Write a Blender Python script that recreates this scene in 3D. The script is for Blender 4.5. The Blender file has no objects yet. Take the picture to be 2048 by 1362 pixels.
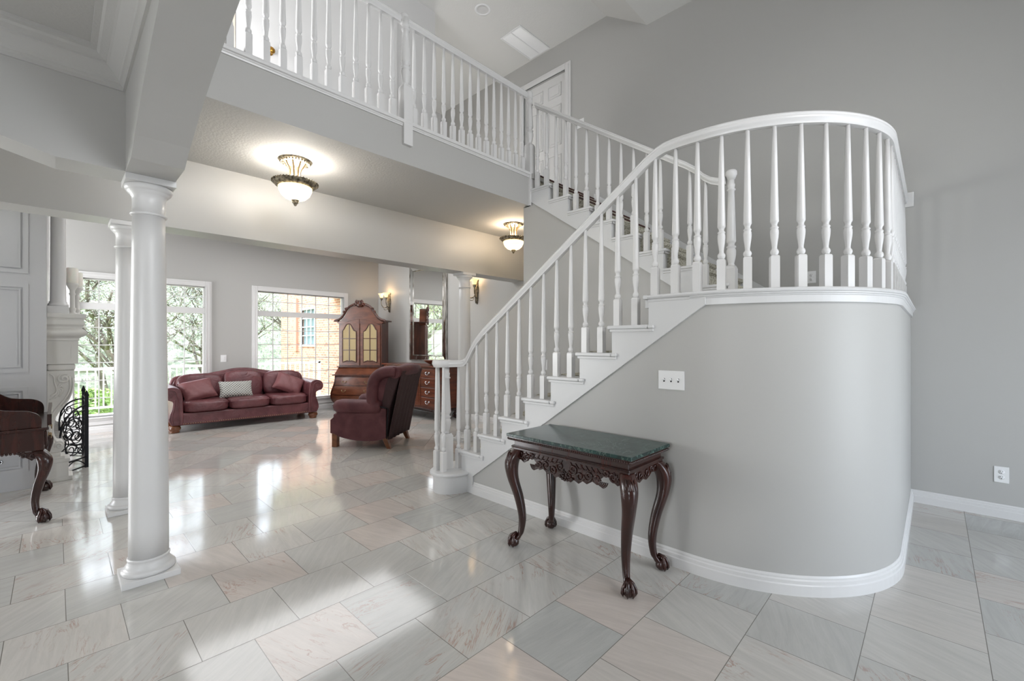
import bpy, bmesh, math, random
from mathutils import Vector, Matrix
random.seed(7)
PI = math.pi
C = bpy.context.scene.collection
S = bpy.context.scene
R = math.radians

# ------------------------------------------------------------------ camera, world, exposure
TH = math.atan((1870-1024)/879.0)
cam_d = bpy.data.cameras.new('camera'); cam = bpy.data.objects.new('camera', cam_d); C.objects.link(cam)
cam.location = (0, 0, 1.40); cam.rotation_euler = (PI/2, 0, TH-PI/2)
cam_d.sensor_width = 36; cam_d.lens = 879/2048*36; cam_d.shift_y = 5/2048
cam_d.clip_start = 0.02; cam_d.clip_end = 500
S.camera = cam
S.view_settings.view_transform = 'Standard'; S.view_settings.look = 'None'
S.view_settings.gamma = 1; S.view_settings.use_curve_mapping = False
S.view_settings.exposure = 0.14
w = bpy.data.worlds.new('sky'); S.world = w; w.use_nodes = True
wn = w.node_tree.nodes; wn.clear()
sky = wn.new('ShaderNodeTexSky'); sky.sky_type = 'NISHITA'; sky.sun_disc = False
sky.sun_elevation = R(46); sky.sun_rotation = R(-35); sky.air_density = 1.0; sky.dust_density = 2.5
bg = wn.new('ShaderNodeBackground'); bg.inputs[1].default_value = 0.75
wo = wn.new('ShaderNodeOutputWorld')
mixw = wn.new('ShaderNodeMix'); mixw.data_type = 'RGBA'; mixw.inputs[0].default_value = 0.55
w.node_tree.links.new(sky.outputs[0], mixw.inputs[6]); mixw.inputs[7].default_value = (9.5, 10.2, 11.0, 1)
w.node_tree.links.new(mixw.outputs[2], bg.inputs[0]); w.node_tree.links.new(bg.outputs[0], wo.inputs[0])

def light(name, kind, loc, energy, color=(1, 1, 1), size=1, size_y=None, aim=None, rot=None, spread=None):
    d = bpy.data.lights.new(name, kind); d.energy = energy; d.color = color
    if kind == 'AREA':
        d.size = size
        if size_y: d.shape = 'RECTANGLE'; d.size_y = size_y
        if spread: d.spread = R(spread)
    if kind in ('POINT', 'SPOT'): d.shadow_soft_size = size
    if kind == 'SUN': d.angle = R(0.6)
    o = bpy.data.objects.new(name, d); C.objects.link(o); o.location = loc
    if aim is not None:
        o.rotation_euler = (Vector(aim)-Vector(loc)).to_track_quat('-Z', 'Y').to_euler()
    if rot: o.rotation_euler = rot
    return o
light('sun', 'SUN', (0, 20, 20), 3.2, (1, .95, .87), aim=None, rot=Vector((0.42, -0.62, -0.62)).to_track_quat('-Z', 'Y').to_euler())
# added fill high behind the camera, to lift the balcony edge and headers
light('foyer_fill', 'AREA', (1.7, -2.55, 3.5), 54, (.97, .98, 1), 2.0, 1.4, aim=(1.9, 3.4, 3.1), spread=120)
light('living_ceiling_fill', 'AREA', (3.0, 7.0, 3.31), 76, (.98, .98, 1), 3.4, 2.4, rot=(0, 0, 0))  # added fill out of view under the ceiling, brightens the living room; no fixture
light('entrance_sidelight', 'AREA', (3.4, -2.55, 1.15), 8, (.78, .88, 1), 1.8, 1.8, aim=(3.6, 3, 1.3))
light('loft_ceiling_fill', 'POINT', (3.95, 5.7, 3.75), 24, (1, .98, .95), .15)  # added fill hidden behind the balcony edge, brightens the high ceiling from below
light('dining_fill', 'AREA', (-3.85, .2, 1.5), 52, (.96, .98, 1), 1.4, 1.2, aim=(.5, 3.0, 1.7))  # added fill from the left for the near column and headers
light('living_side_fill', 'AREA', (-3.85, 8.0, 1.7), 330, (.97, .98, 1), 2.2, 2.4, aim=(3, 8.6, 1.6))  # added fill at the unseen left wall, raises the living room level
light('loft_upward_fill', 'AREA', (.56, 4.2, 4.1), 45, (.97, .98, 1), 1.1, 1.1, aim=(2.6, 3.6, 5.9))  # added fill aimed up at the foyer ceiling; the wall has no window

# ------------------------------------------------------------------ mesh builder
class MB:
    def __init__(s): s.v = []; s.f = []; s.sm = []
    def add(s, vs, fs, smooth=False):
        b = len(s.v); s.v += [tuple(p) for p in vs]
        for f in fs: s.f.append(tuple(i+b for i in f)); s.sm.append(smooth)
        return s
    def box(s, x0, y0, z0, x1, y1, z1):
        x0, x1 = min(x0, x1), max(x0, x1); y0, y1 = min(y0, y1), max(y0, y1); z0, z1 = min(z0, z1), max(z0, z1)
        return s.add([(x0,y0,z0),(x1,y0,z0),(x1,y1,z0),(x0,y1,z0),(x0,y0,z1),(x1,y0,z1),(x1,y1,z1),(x0,y1,z1)],
                     [(0,3,2,1),(4,5,6,7),(0,1,5,4),(1,2,6,5),(2,3,7,6),(3,0,4,7)])
    def xf(s, start, M):
        for i in range(start, len(s.v)): s.v[i] = tuple(M @ Vector(s.v[i]))
        return s
    def prism(s, poly, a, b, axis='z', smooth=False):
        """poly in the two remaining axes (x,y)|(x,z)|(y,z), extruded between a and b"""
        def m(p, t):
            if axis == 'z': return (p[0], p[1], t)
            if axis == 'y': return (p[0], t, p[1])
            return (t, p[0], p[1])
        n = len(poly); vs = [m(p, a) for p in poly]+[m(p, b) for p in poly]
        s.add(vs, [tuple(range(n-1, -1, -1)), tuple(range(n, 2*n))])
        base = len(s.v)-2*n
        for i in range(n):
            j = (i+1) % n; s.f.append((base+i, base+j, base+n+j, base+n+i)); s.sm.append(smooth)
        return s
    def lathe(s, prof, c=(0,0,0), n=20, smooth=True, sq=False, closed=True):
        """prof [(r,z)]; sq gives a square section"""
        vs = []; fs = []
        for r, z in prof:
            for k in range(n):
                a = 2*PI*k/n
                vs.append((c[0]+r*math.cos(a), c[1]+r*math.sin(a), c[2]+z))
        m = len(prof)
        for i in range(m-1):
            for k in range(n):
                k2 = (k+1) % n
                fs.append((i*n+k, i*n+k2, (i+1)*n+k2, (i+1)*n+k))
        s.add(vs, fs, smooth)
        if closed:
            b = len(s.v)-m*n
            s.f.append(tuple(b+k for k in range(n-1, -1, -1))); s.sm.append(False)
            s.f.append(tuple(b+(m-1)*n+k for k in range(n))); s.sm.append(False)
        return s
    def tube(s, path, r, n=8, closed=False, flat=1.0):
        """round tube along 3D path, r number or list"""
        P = [Vector(p) for p in path]; m = len(P)
        rr = r if isinstance(r, (list, tuple)) else [r]*m
        vs = []; nrm = None
        for i in range(m):
            if closed: t = (P[(i+1) % m]-P[i-1])
            else: t = P[min(i+1, m-1)]-P[max(i-1, 0)]
            if t.length < 1e-9: t = Vector((0, 0, 1))
            t.normalize()
            if nrm is None:
                nrm = t.cross(Vector((0, 0, 1)))
                if nrm.length < .1: nrm = t.cross(Vector((1, 0, 0)))
            nrm = (nrm - t*nrm.dot(t)).normalized(); bn = t.cross(nrm)
            for k in range(n):
                a = 2*PI*k/n
                vs.append(P[i]+(nrm*math.cos(a)+bn*math.sin(a)*flat)*rr[i])
        fs = []
        for i in range(m if closed else m-1):
            i2 = (i+1) % m
            for k in range(n):
                k2 = (k+1) % n; fs.append((i*n+k, i*n+k2, i2*n+k2, i2*n+k))
        s.add(vs, fs, True)
        if not closed:
            b = len(s.v)-m*n
            s.f.append(tuple(b+k for k in range(n-1, -1, -1))); s.sm.append(False)
            s.f.append(tuple(b+(m-1)*n+k for k in range(n))); s.sm.append(False)
        return s
    def sweep(s, path, sec, closed=False, smooth=False):
        """section [(side, up)] carried along path with vertical kept vertical and mitred corners; side is to the right of travel"""
        P = [Vector(p) for p in path]; m = len(P); n = len(sec); vs = []
        def hd(a, b):
            d = Vector((b.x-a.x, b.y-a.y, 0)); return d.normalized() if d.length > 1e-6 else None
        for i in range(m):
            d0 = hd(P[i-1], P[i]) if (i > 0 or closed) else None
            d1 = hd(P[i], P[(i+1) % m]) if (i < m-1 or closed) else None
            if d0 is None: d0 = d1
            if d1 is None: d1 = d0
            n0 = Vector((d0.y, -d0.x, 0)); n1 = Vector((d1.y, -d1.x, 0))
            nn = (n0+n1); nn.normalize(); k = 1/max(.3, nn.dot(n0))
            for a, b in sec: vs.append(P[i]+nn*(a*k)+Vector((0, 0, b)))
        fs = []
        for i in range(m if closed else m-1):
            i2 = (i+1) % m
            for k in range(n):
                k2 = (k+1) % n; fs.append((i*n+k, i2*n+k, i2*n+k2, i*n+k2))
        s.add(vs, fs, smooth)
        if not closed:
            b = len(s.v)-m*n
            s.f.append(tuple(b+k for k in range(n))); s.sm.append(False)
            s.f.append(tuple(b+(m-1)*n+k for k in range(n-1, -1, -1))); s.sm.append(False)
        return s
    def sell(s, c, h, e=2.5, n=10, pinch=0, M=None):
        """superellipsoid cushion: half sizes h, exponent e"""
        st = len(s.v); vs = []; fs = []; idx = {}
        def vert(p):
            key = tuple(round(q, 5) for q in p)
            if key not in idx:
                x, y, z = p
                L = (abs(x)**e+abs(y)**e+abs(z)**e)**(1/e)
                x, y, z = x/L, y/L, z/L
                if pinch: 
                    q = 1+pinch*(abs(x)*abs(y)); x *= q; y *= q
                idx[key] = len(vs); vs.append((c[0]+x*h[0], c[1]+y*h[1], c[2]+z*h[2]))
            return idx[key]
        for ax in range(3):
            for sg in (-1, 1):
                for i in range(n):
                    for j in range(n):
                        q = []
                        for (a, b) in ((i, j), (i+1, j), (i+1, j+1), (i, j+1)):
                            u, v = -1+2*a/n, -1+2*b/n
                            p = [0, 0, 0]; p[ax] = sg; p[(ax+1) % 3] = u; p[(ax+2) % 3] = v
                            q.append(vert(p))
                        fs.append(tuple(q if sg > 0 else q[::-1]))
        s.add(vs, fs, True)
        if M is not None: s.xf(st, M)
        return s
    def build(s, name, mat, parent=None, bevel=0, bseg=2, loc=None, sub=0):
        me = bpy.data.meshes.new(name); me.from_pydata(s.v, [], s.f)
        me.polygons.foreach_set('use_smooth', s.sm); me.update()
        if mat: me.materials.append(mat)
        o = bpy.data.objects.new(name, me); C.objects.link(o)
        if parent: o.parent = parent
        if loc: o.location = loc
        if bevel:
            b = o.modifiers.new('bevel', 'BEVEL'); b.width = bevel; b.segments = bseg; b.limit_method = 'ANGLE'; b.angle_limit = R(35)
        if sub:
            b = o.modifiers.new('sub', 'SUBSURF'); b.levels = sub; b.render_levels = sub
        return o
def bx(*a): return MB().box(*a)
def tag(o, label=None, cat=None, group=None, kind=None):
    if label: o['label'] = label
    if cat: o['category'] = cat
    if group: o['group'] = group
    if kind: o['kind'] = kind
    return o
def thing(name, label, cat, loc=(0,0,0), rz=0, group=None):
    o = bpy.data.objects.new(name, None); C.objects.link(o); o.location = loc; o.rotation_euler = (0, 0, rz)
    o.empty_display_size = .1
    return tag(o, label, cat, group)
def struct(name, mb, mat, bevel=0, parent=None):
    o = mb.build(name, mat, parent, bevel)
    if not parent: o['kind'] = 'structure'
    return o
def copy_tree(o, parent=None):
    c = o.copy(); C.objects.link(c); c.parent = parent
    for ch in list(o.children): copy_tree(ch, c)
    return c
def arc(cx, cy, r, a0, a1, n, z=None):
    out = []
    for i in range(n+1):
        a = R(a0+(a1-a0)*i/n); p = (cx+r*math.cos(a), cy+r*math.sin(a))
        out.append(p if z is None else (p[0], p[1], z))
    return out

# ------------------------------------------------------------------ materials
def mat(name, col, rough=.5, metal=0, spec=.5, **k):
    m = bpy.data.materials.new(name); m.use_nodes = True
    b = m.node_tree.nodes['Principled BSDF']
    b.inputs['Base Color'].default_value = (*col, 1); b.inputs['Roughness'].default_value = rough
    b.inputs['Metallic'].default_value = metal; b.inputs['Specular IOR Level'].default_value = spec
    for q, v in k.items():
        b.inputs[q.replace('_', ' ')].default_value = v
    return m
def nodes(m): return m.node_tree.nodes, m.node_tree.links, m.node_tree.nodes['Principled BSDF']
def bumpy(m, scale=60, strength=.1, dist=.002, detail=3):
    n, l, b = nodes(m)
    tc = n.new('ShaderNodeTexCoord'); t = n.new('ShaderNodeTexNoise'); t.inputs['Scale'].default_value = scale; t.inputs['Detail'].default_value = detail
    l.new(tc.outputs['Object'], t.inputs['Vector'])
    u = n.new('ShaderNodeBump'); u.inputs['Strength'].default_value = strength; u.inputs['Distance'].default_value = dist
    l.new(t.outputs[0], u.inputs['Height']); l.new(u.outputs[0], b.inputs['Normal'])
    return m
def vary(m, c1, c2, scale=4, detail=4, stretch=(1,1,1), ramp=(.35,.65), distort=0, coord='Object'):
    n, l, b = nodes(m)
    tc = n.new('ShaderNodeTexCoord'); mp = n.new('ShaderNodeMapping'); mp.inputs['Scale'].default_value = stretch
    t = n.new('ShaderNodeTexNoise'); t.inputs['Scale'].default_value = scale; t.inputs['Detail'].default_value = detail; t.inputs['Distortion'].default_value = distort
    r = n.new('ShaderNodeValToRGB'); r.color_ramp.elements[0].position = ramp[0]; r.color_ramp.elements[1].position = ramp[1]
    r.color_ramp.elements[0].color = (*c1, 1); r.color_ramp.elements[1].color = (*c2, 1)
    l.new(tc.outputs[coord], mp.inputs[0]); l.new(mp.outputs[0], t.inputs['Vector']); l.new(t.outputs[0], r.inputs[0]); l.new(r.outputs[0], b.inputs['Base Color'])
    return m
def srgb(r, g, b):
    f = lambda c: ((c/255+.055)/1.055)**2.4 if c > 10 else c/255/12.92
    return (f(r), f(g), f(b))
M_wall = bumpy(mat('grey_wall_paint', srgb(184,183,180), .42, spec=.35), 90, .12, .0015)
M_lav = bumpy(mat('light_wall_paint', srgb(214,213,212), .5, spec=.3), 90, .1, .0015)
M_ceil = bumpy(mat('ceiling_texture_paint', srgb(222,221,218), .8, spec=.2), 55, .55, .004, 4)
M_ceil2 = bumpy(mat('grey_ceiling_paint', srgb(190,189,186), .8, spec=.2), 55, .55, .004, 4)  # greyer coat for the hall, living and dining ceilings
M_trim = mat('white_trim_enamel', srgb(222,221,220), .27, spec=.45)
M_tread = mat('white_stair_enamel', srgb(216,216,216), .3, spec=.45)
M_col = mat('white_column_enamel', srgb(216,215,214), .36, spec=.5)
M_panel = mat('grey_panel_paint', srgb(205,205,207), .4)
M_mantel = mat('cast_stone_white', srgb(218,216,211), .5)
M_plate = mat('white_plastic', srgb(238,238,238), .3)
M_slot = mat('dark_slot', (.02,.02,.02), .6)
M_glassw = bpy.data.materials.new('window_glass'); M_glassw.use_nodes = True
_n = M_glassw.node_tree.nodes; _l = M_glassw.node_tree.links; _n.clear()
_o = _n.new('ShaderNodeOutputMaterial'); _mx = _n.new('ShaderNodeMixShader'); _t = _n.new('ShaderNodeBsdfTransparent'); _g = _n.new('ShaderNodeBsdfGlossy'); _g.inputs['Roughness'].default_value = .02
_f = _n.new('ShaderNodeFresnel'); _f.inputs[0].default_value = 1.35
_l.new(_f.outputs[0], _mx.inputs[0]); _l.new(_t.outputs[0], _mx.inputs[1]); _l.new(_g.outputs[0], _mx.inputs[2]); _l.new(_mx.outputs[0], _o.inputs[0])
def wood(name, c1, c2, rough=.28, scale=3, stretch=(6,6,1)):
    m = mat(name, c1, rough, spec=.5, Coat_Weight=.25, Coat_Roughness=.15)
    vary(m, c1, c2, scale, 6, stretch, (.3,.7), .6); return m
M_mahog = wood('dark_carved_mahogany', (.014,.0045,.0035), (.05,.012,.008), .25)
M_mahog2 = wood('red_mahogany', (.07,.016,.007), (.2,.05,.02), .3, 2.5, (1,1,8))
M_cherry = wood('cherry_burl', (.085,.024,.011), (.20,.066,.032), .32, 5, (1,1,2.5))
M_cherryd = wood('dark_cherry_moulding', (.035,.009,.005), (.10,.026,.012), .3)
M_foot = wood('honey_wood', (.13,.04,.013), (.24,.085,.03), .3, 4, (1,1,4))
M_burg = mat('burgundy_leather', srgb(98,48,52), .34, spec=.5)
vary(M_burg, srgb(84,42,47), srgb(118,70,73), 6, 5, (1,1,1), (.3,.75), .4); 
def wrinkle(m, sc=14, st=.5, d=.006):
    n, l, b = nodes(m)
    tc = n.new('ShaderNodeTexCoord'); t = n.new('ShaderNodeTexNoise'); t.inputs['Scale'].default_value = sc; t.inputs['Detail'].default_value = 5; t.inputs['Distortion'].default_value = 1.6
    l.new(tc.outputs['Object'], t.inputs['Vector'])
    u = n.new('ShaderNodeBump'); u.inputs['Strength'].default_value = st; u.inputs['Distance'].default_value = d
    l.new(t.outputs[0], u.inputs['Height']); l.new(u.outputs[0], b.inputs['Normal'])
wrinkle(M_burg, 9, .8, .014)
M_reclin = mat('plum_suede', srgb(84,40,46), .55, spec=.3); vary(M_reclin, srgb(74,38,42), srgb(106,64,67), 5, 5, (1,1,1), (.3,.75), .5); wrinkle(M_reclin, 12, .35, .006)
M_reclind = mat('dark_plum_cloth', srgb(68,50,51), .7, spec=.2); wrinkle(M_reclind, 6, .6, .015)
M_pillowb = mat('burgundy_pillow_cloth', srgb(122,74,76), .5); wrinkle(M_pillowb, 7, .7, .012)
M_black = mat('black_iron', (.012,.012,.015), .45, .6)
M_brass = mat('antique_brass', srgb(150,128,96), .38, .8)
M_ornate = mat('weathered_bronze', srgb(120,112,98), .45, .65); vary(M_ornate, srgb(70,62,50), srgb(168,158,138), 40, 3); 
M_gold = mat('polished_brass', srgb(200,150,70), .22, 1)
M_chrome = mat('chrome', (.7,.72,.75), .15, 1)
M_silver = mat('silver_leaf_frame', srgb(176,172,164), .3, .75); vary(M_silver, srgb(120,114,104), srgb(212,210,206), 20, 3, (1,1,.3))
M_mirror = mat('mirror_glass', (.93,.94,.93), .015, 1)
M_nail = mat('nailhead_brass', srgb(180,150,110), .3, .9)
M_candle = mat('ivory_wax', srgb(240,238,228), .5, Subsurface_Weight=.2)
M_lampglass = mat('lit_alabaster_glass', (.95,.85,.6), .4); 
_b = M_lampglass.node_tree.nodes['Principled BSDF']; _b.inputs['Emission Color'].default_value = (1,.80,.42,1); _b.inputs['Emission Strength'].default_value = 1.7
_nn = M_lampglass.node_tree.nodes; _ll = M_lampglass.node_tree.links
_tr = _nn.new('ShaderNodeBsdfTransparent'); _ms = _nn.new('ShaderNodeMixShader'); _ms.inputs[0].default_value = .35
_ll.new(_b.outputs[0], _ms.inputs[1]); _ll.new(_tr.outputs[0], _ms.inputs[2]); _ll.new(_ms.outputs[0], _nn['Material Output'].inputs[0]); _b.inputs['Emission Strength'].default_value = 2.6
M_sconceglass = mat('lit_amber_glass', (.95,.8,.5), .4)
_b = M_sconceglass.node_tree.nodes['Principled BSDF']; _b.inputs['Emission Color'].default_value = (1,.66,.26,1); _b.inputs['Emission Strength'].default_value = 1.2
M_cream = mat('pleated_cream_lining', srgb(206,186,140), .6)
M_cabglass = M_glassw

def marble():
    m = mat('green_marble', (.01,.03,.028), .24, spec=.45)
    n, l, b = nodes(m); tc = n.new('ShaderNodeTexCoord')
    a = n.new('ShaderNodeTexNoise'); a.inputs['Scale'].default_value = 5; a.inputs['Detail'].default_value = 8; a.inputs['Distortion'].default_value = 2.2
    v = n.new('ShaderNodeTexNoise'); v.inputs['Scale'].default_value = 4.5; v.inputs['Detail'].default_value = 9; v.inputs['Roughness'].default_value = .62; v.inputs['Distortion'].default_value = 3
    l.new(tc.outputs['Object'], a.inputs['Vector']); l.new(tc.outputs['Object'], v.inputs['Vector'])
    r = n.new('ShaderNodeValToRGB'); e = r.color_ramp.elements; e[0].position = .3; e[0].color = (.008,.018,.018,1); e[1].position = .75; e[1].color = (.018,.055,.048,1)
    l.new(a.outputs[0], r.inputs[0])
    s = n.new('ShaderNodeMath'); s.operation = 'SUBTRACT'; s.inputs[1].default_value = .5; l.new(v.outputs[0], s.inputs[0])
    ab = n.new('ShaderNodeMath'); ab.operation = 'ABSOLUTE'; l.new(s.outputs[0], ab.inputs[0])
    r2 = n.new('ShaderNodeValToRGB'); e = r2.color_ramp.elements; e[0].position = 0; e[0].color = (.38,.38,.38,1); e[1].position = .02; e[1].color = (0,0,0,1)
    l.new(ab.outputs[0], r2.inputs[0])
    mx = n.new('ShaderNodeMix'); mx.data_type = 'RGBA'; mx.inputs[7].default_value = (.22,.34,.28,1)
    l.new(r2.outputs[0], mx.inputs[0]); l.new(r.outputs[0], mx.inputs[6]); l.new(mx.outputs[2], b.inputs['Base Color'])
    return m
M_marble = marble()
def pattern_fabric():
    m = mat('grey_lattice_fabric', (.4,.4,.38), .8)
    n, l, b = nodes(m); tc = n.new('ShaderNodeTexCoord')
    mp = n.new('ShaderNodeMapping'); mp.inputs['Rotation'].default_value = (0, R(45), 0); mp.inputs['Scale'].default_value = (34, 34, 34)
    ck = n.new('ShaderNodeTexBrick'); ck.inputs['Scale'].default_value = 1; ck.inputs['Brick Width'].default_value = 1; ck.inputs['Row Height'].default_value = 1; ck.offset = 0
    ck.inputs['Mortar Size'].default_value = .13; ck.inputs['Color1'].default_value = (.16,.17,.16,1); ck.inputs['Color2'].default_value = (.22,.23,.22,1); ck.inputs['Mortar'].default_value = (.66,.65,.6,1)
    sx = n.new('ShaderNodeSeparateXYZ'); cx = n.new('ShaderNodeCombineXYZ')
    l.new(tc.outputs['Object'], mp.inputs[0]); l.new(mp.outputs[0], sx.inputs[0]); l.new(sx.outputs[0], cx.inputs[0]); l.new(sx.outputs[2], cx.inputs[1]); l.new(cx.outputs[0], ck.inputs['Vector'])
    l.new(ck.outputs[0], b.inputs['Base Color']); return m
M_latt = pattern_fabric()
def carpet():
    m = mat('floral_stair_carpet', srgb(190,182,160), .95, spec=.1)
    n, l, b = nodes(m); tc = n.new('ShaderNodeTexCoord')
    v = n.new('ShaderNodeTexVoronoi'); v.inputs['Scale'].default_value = 45; l.new(tc.outputs['Object'], v.inputs['Vector'])
    r = n.new('ShaderNodeValToRGB'); e = r.color_ramp.elements
    e[0].position = .2; e[0].color = (*srgb(128,122,104), 1); e[1].position = .5; e[1].color = (*srgb(196,192,178), 1)
    l.new(v.outputs['Distance'], r.inputs[0]); l.new(r.outputs[0], b.inputs['Base Color']); return m
M_carpet = carpet()
M_redwood = mat('dark_red_border', (.05,.008,.006), .4)

def floor_mat():
    m = mat('slate_tile_floor', (.5,.5,.5), .14, spec=.8)
    n, l, b = nodes(m)
    def N(t, **k):
        x = n.new(t)
        for q, v in k.items(): setattr(x, q, v)
        return x
    def math_(op, a, b_=None, c=None):
        x = N('ShaderNodeMath', operation=op)
        for i, q in enumerate((a, b_, c)):
            if q is None: continue
            if isinstance(q, (int, float)): x.inputs[i].default_value = q
            else: l.new(q, x.inputs[i])
        return x.outputs[0]
    geo = N('ShaderNodeNewGeometry'); sp = N('ShaderNodeSeparateXYZ'); l.new(geo.outputs['Position'], sp.inputs[0])
    X, Y = sp.outputs[0], sp.outputs[1]
    # laid straight in the entrance hall, laid diagonally beyond the second pair of columns
    far = math_('GREATER_THAN', Y, 5.0)
    c45 = math.sqrt(.5)
    dx = math_('MULTIPLY', math_('ADD', X, Y), c45); dy = math_('MULTIPLY', math_('SUBTRACT', Y, X), c45)
    def mixf(f, a, b_):
        x = N('ShaderNodeMix'); x.data_type = 'FLOAT'; l.new(f, x.inputs[0]); l.new(a, x.inputs[2]); l.new(b_, x.inputs[3]); return x.outputs[0]
    x = mixf(far, X, dx); y = mixf(far, Y, dy)
    TW, TH_ = .4105, .4155
    row_f = math_('DIVIDE', math_('SUBTRACT', y, 2.735-10*TH_), TH_); row = math_('FLOOR', row_f)
    par = math_('MODULO', math_('ABSOLUTE', row), 2)
    xx = math_('ADD', math_('DIVIDE', math_('SUBTRACT', x, .243-20*TW), TW), math_('MULTIPLY', par, .5)); col = math_('FLOOR', xx)
    fx = math_('FRACT', xx); fy = math_('FRACT', row_f)
    ex = math_('MULTIPLY', math_('MINIMUM', fx, math_('SUBTRACT', 1, fx)), TW)
    ey = math_('MULTIPLY', math_('MINIMUM', fy, math_('SUBTRACT', 1, fy)), TH_)
    edge = math_('MINIMUM', ex, ey)
    grout = math_('LESS_THAN', edge, .0016)
    idv = N('ShaderNodeCombineXYZ'); l.new(col, idv.inputs[0]); l.new(row, idv.inputs[1]); l.new(far, idv.inputs[2])
    wn_ = N('ShaderNodeTexWhiteNoise'); wn_.noise_dimensions = '3D'; l.new(idv.outputs[0], wn_.inputs['Vector'])
    rnd = wn_.outputs['Value']; rc = N('ShaderNodeSeparateColor'); l.new(wn_.outputs['Color'], rc.inputs[0])
    # vein coordinates turned and shifted per tile
    ang = math_('MULTIPLY_ADD', rc.outputs[0], 2.2, -.2)
    ca, sa = math_('COSINE', ang), math_('SINE', ang)
    u = math_('ADD', math_('MULTIPLY', X, ca), math_('MULTIPLY', Y, sa)); v = math_('SUBTRACT', math_('MULTIPLY', Y, ca), math_('MULTIPLY', X, sa))
    uv = N('ShaderNodeCombineXYZ'); l.new(math_('MULTIPLY', u, 1.6), uv.inputs[0]); l.new(math_('MULTIPLY', v, 14), uv.inputs[1]); l.new(math_('MULTIPLY', rnd, 60), uv.inputs[2])
    no = N('ShaderNodeTexNoise'); no.inputs['Scale'].default_value = 1.8; no.inputs['Detail'].default_value = 12; no.inputs['Roughness'].default_value = .72; no.inputs['Distortion'].default_value = .8
    l.new(uv.outputs[0], no.inputs['Vector'])
    uv2 = N('ShaderNodeCombineXYZ'); l.new(math_('MULTIPLY', u, 1.5), uv2.inputs[0]); l.new(math_('MULTIPLY', v, 8), uv2.inputs[1]); l.new(math_('MULTIPLY', rc.outputs[1], 60), uv2.inputs[2])
    no2 = N('ShaderNodeTexNoise'); no2.inputs['Scale'].default_value = 1.1; no2.inputs['Detail'].default_value = 8; no2.inputs['Roughness'].default_value = .62; no2.inputs['Distortion'].default_value = 1.6
    l.new(uv2.outputs[0], no2.inputs['Vector'])
    base = N('ShaderNodeValToRGB'); e = base.color_ramp.elements
    e[0].position = 0; e[0].color = (*srgb(184,184,180), 1); e[1].position = 1; e[1].color = (*srgb(203,192,184), 1)
    q = e.new(.35); q.color = (*srgb(192,190,185), 1); q = e.new(.7); q.color = (*srgb(200,197,191), 1); q = e.new(.84); q.color = (*srgb(200,194,187), 1); 
    l.new(rnd, base.inputs[0])
    st = N('ShaderNodeMapRange'); st.inputs[1].default_value = .3; st.inputs[2].default_value = .72; st.inputs[3].default_value = .86; st.inputs[4].default_value = 1.07; l.new(no.outputs[0], st.inputs[0])
    mul = N('ShaderNodeMix'); mul.data_type = 'RGBA'; mul.blend_type = 'MULTIPLY'; mul.inputs[0].default_value = 1
    cg = N('ShaderNodeCombineColor'); 
    for i in range(3): l.new(st.outputs[0], cg.inputs[i])
    l.new(base.outputs[0], mul.inputs[6]); l.new(cg.outputs[0], mul.inputs[7])
    # rusty veins on some tiles only
    vv = math_('ABSOLUTE', math_('SUBTRACT', no2.outputs[0], .5))
    vr = N('ShaderNodeMapRange'); vr.inputs[1].default_value = 0; vr.inputs[2].default_value = .02; vr.inputs[3].default_value = 1; vr.inputs[4].default_value = 0; l.new(vv, vr.inputs[0])
    msk = math_('MULTIPLY', vr.outputs[0], math_('MULTIPLY', math_('GREATER_THAN', rc.outputs[2], .55), .42))
    pm = N('ShaderNodeTexNoise'); pm.inputs['Scale'].default_value = 3.5; pm.inputs['Detail'].default_value = 6; l.new(geo.outputs['Position'], pm.inputs['Vector'])
    pr_ = N('ShaderNodeMapRange'); pr_.inputs[1].default_value = .46; pr_.inputs[2].default_value = .62; l.new(pm.outputs[0], pr_.inputs[0])
    msk = math_('MULTIPLY', math_('MULTIPLY', msk, pr_.outputs[0]), 1.7)
    rust = N('ShaderNodeMix'); rust.data_type = 'RGBA'; rust.inputs[7].default_value = (*srgb(160,118,98), 1)
    l.new(msk, rust.inputs[0]); l.new(mul.outputs[2], rust.inputs[6])
    gm = N('ShaderNodeMix'); gm.data_type = 'RGBA'; gm.inputs[7].default_value = (*srgb(120,116,110), 1)
    l.new(grout, gm.inputs[0]); l.new(rust.outputs[2], gm.inputs[6]); l.new(gm.outputs[2], b.inputs['Base Color'])
    rr = N('ShaderNodeMapRange'); rr.inputs[3].default_value = .04; rr.inputs[4].default_value = .15; l.new(no.outputs[0], rr.inputs[0]); l.new(rr.outputs[0], b.inputs['Roughness'])
    hb = math_('ADD', math_('MULTIPLY', math_('MINIMUM', edge, .004), 100), math_('MULTIPLY', no.outputs[0], .5))
    bu = N('ShaderNodeBump'); bu.inputs['Strength'].default_value = .12; bu.inputs['Distance'].default_value = .002; l.new(hb, bu.inputs['Height']); l.new(bu.outputs[0], b.inputs['Normal'])
    return m
M_floor = floor_mat()
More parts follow.
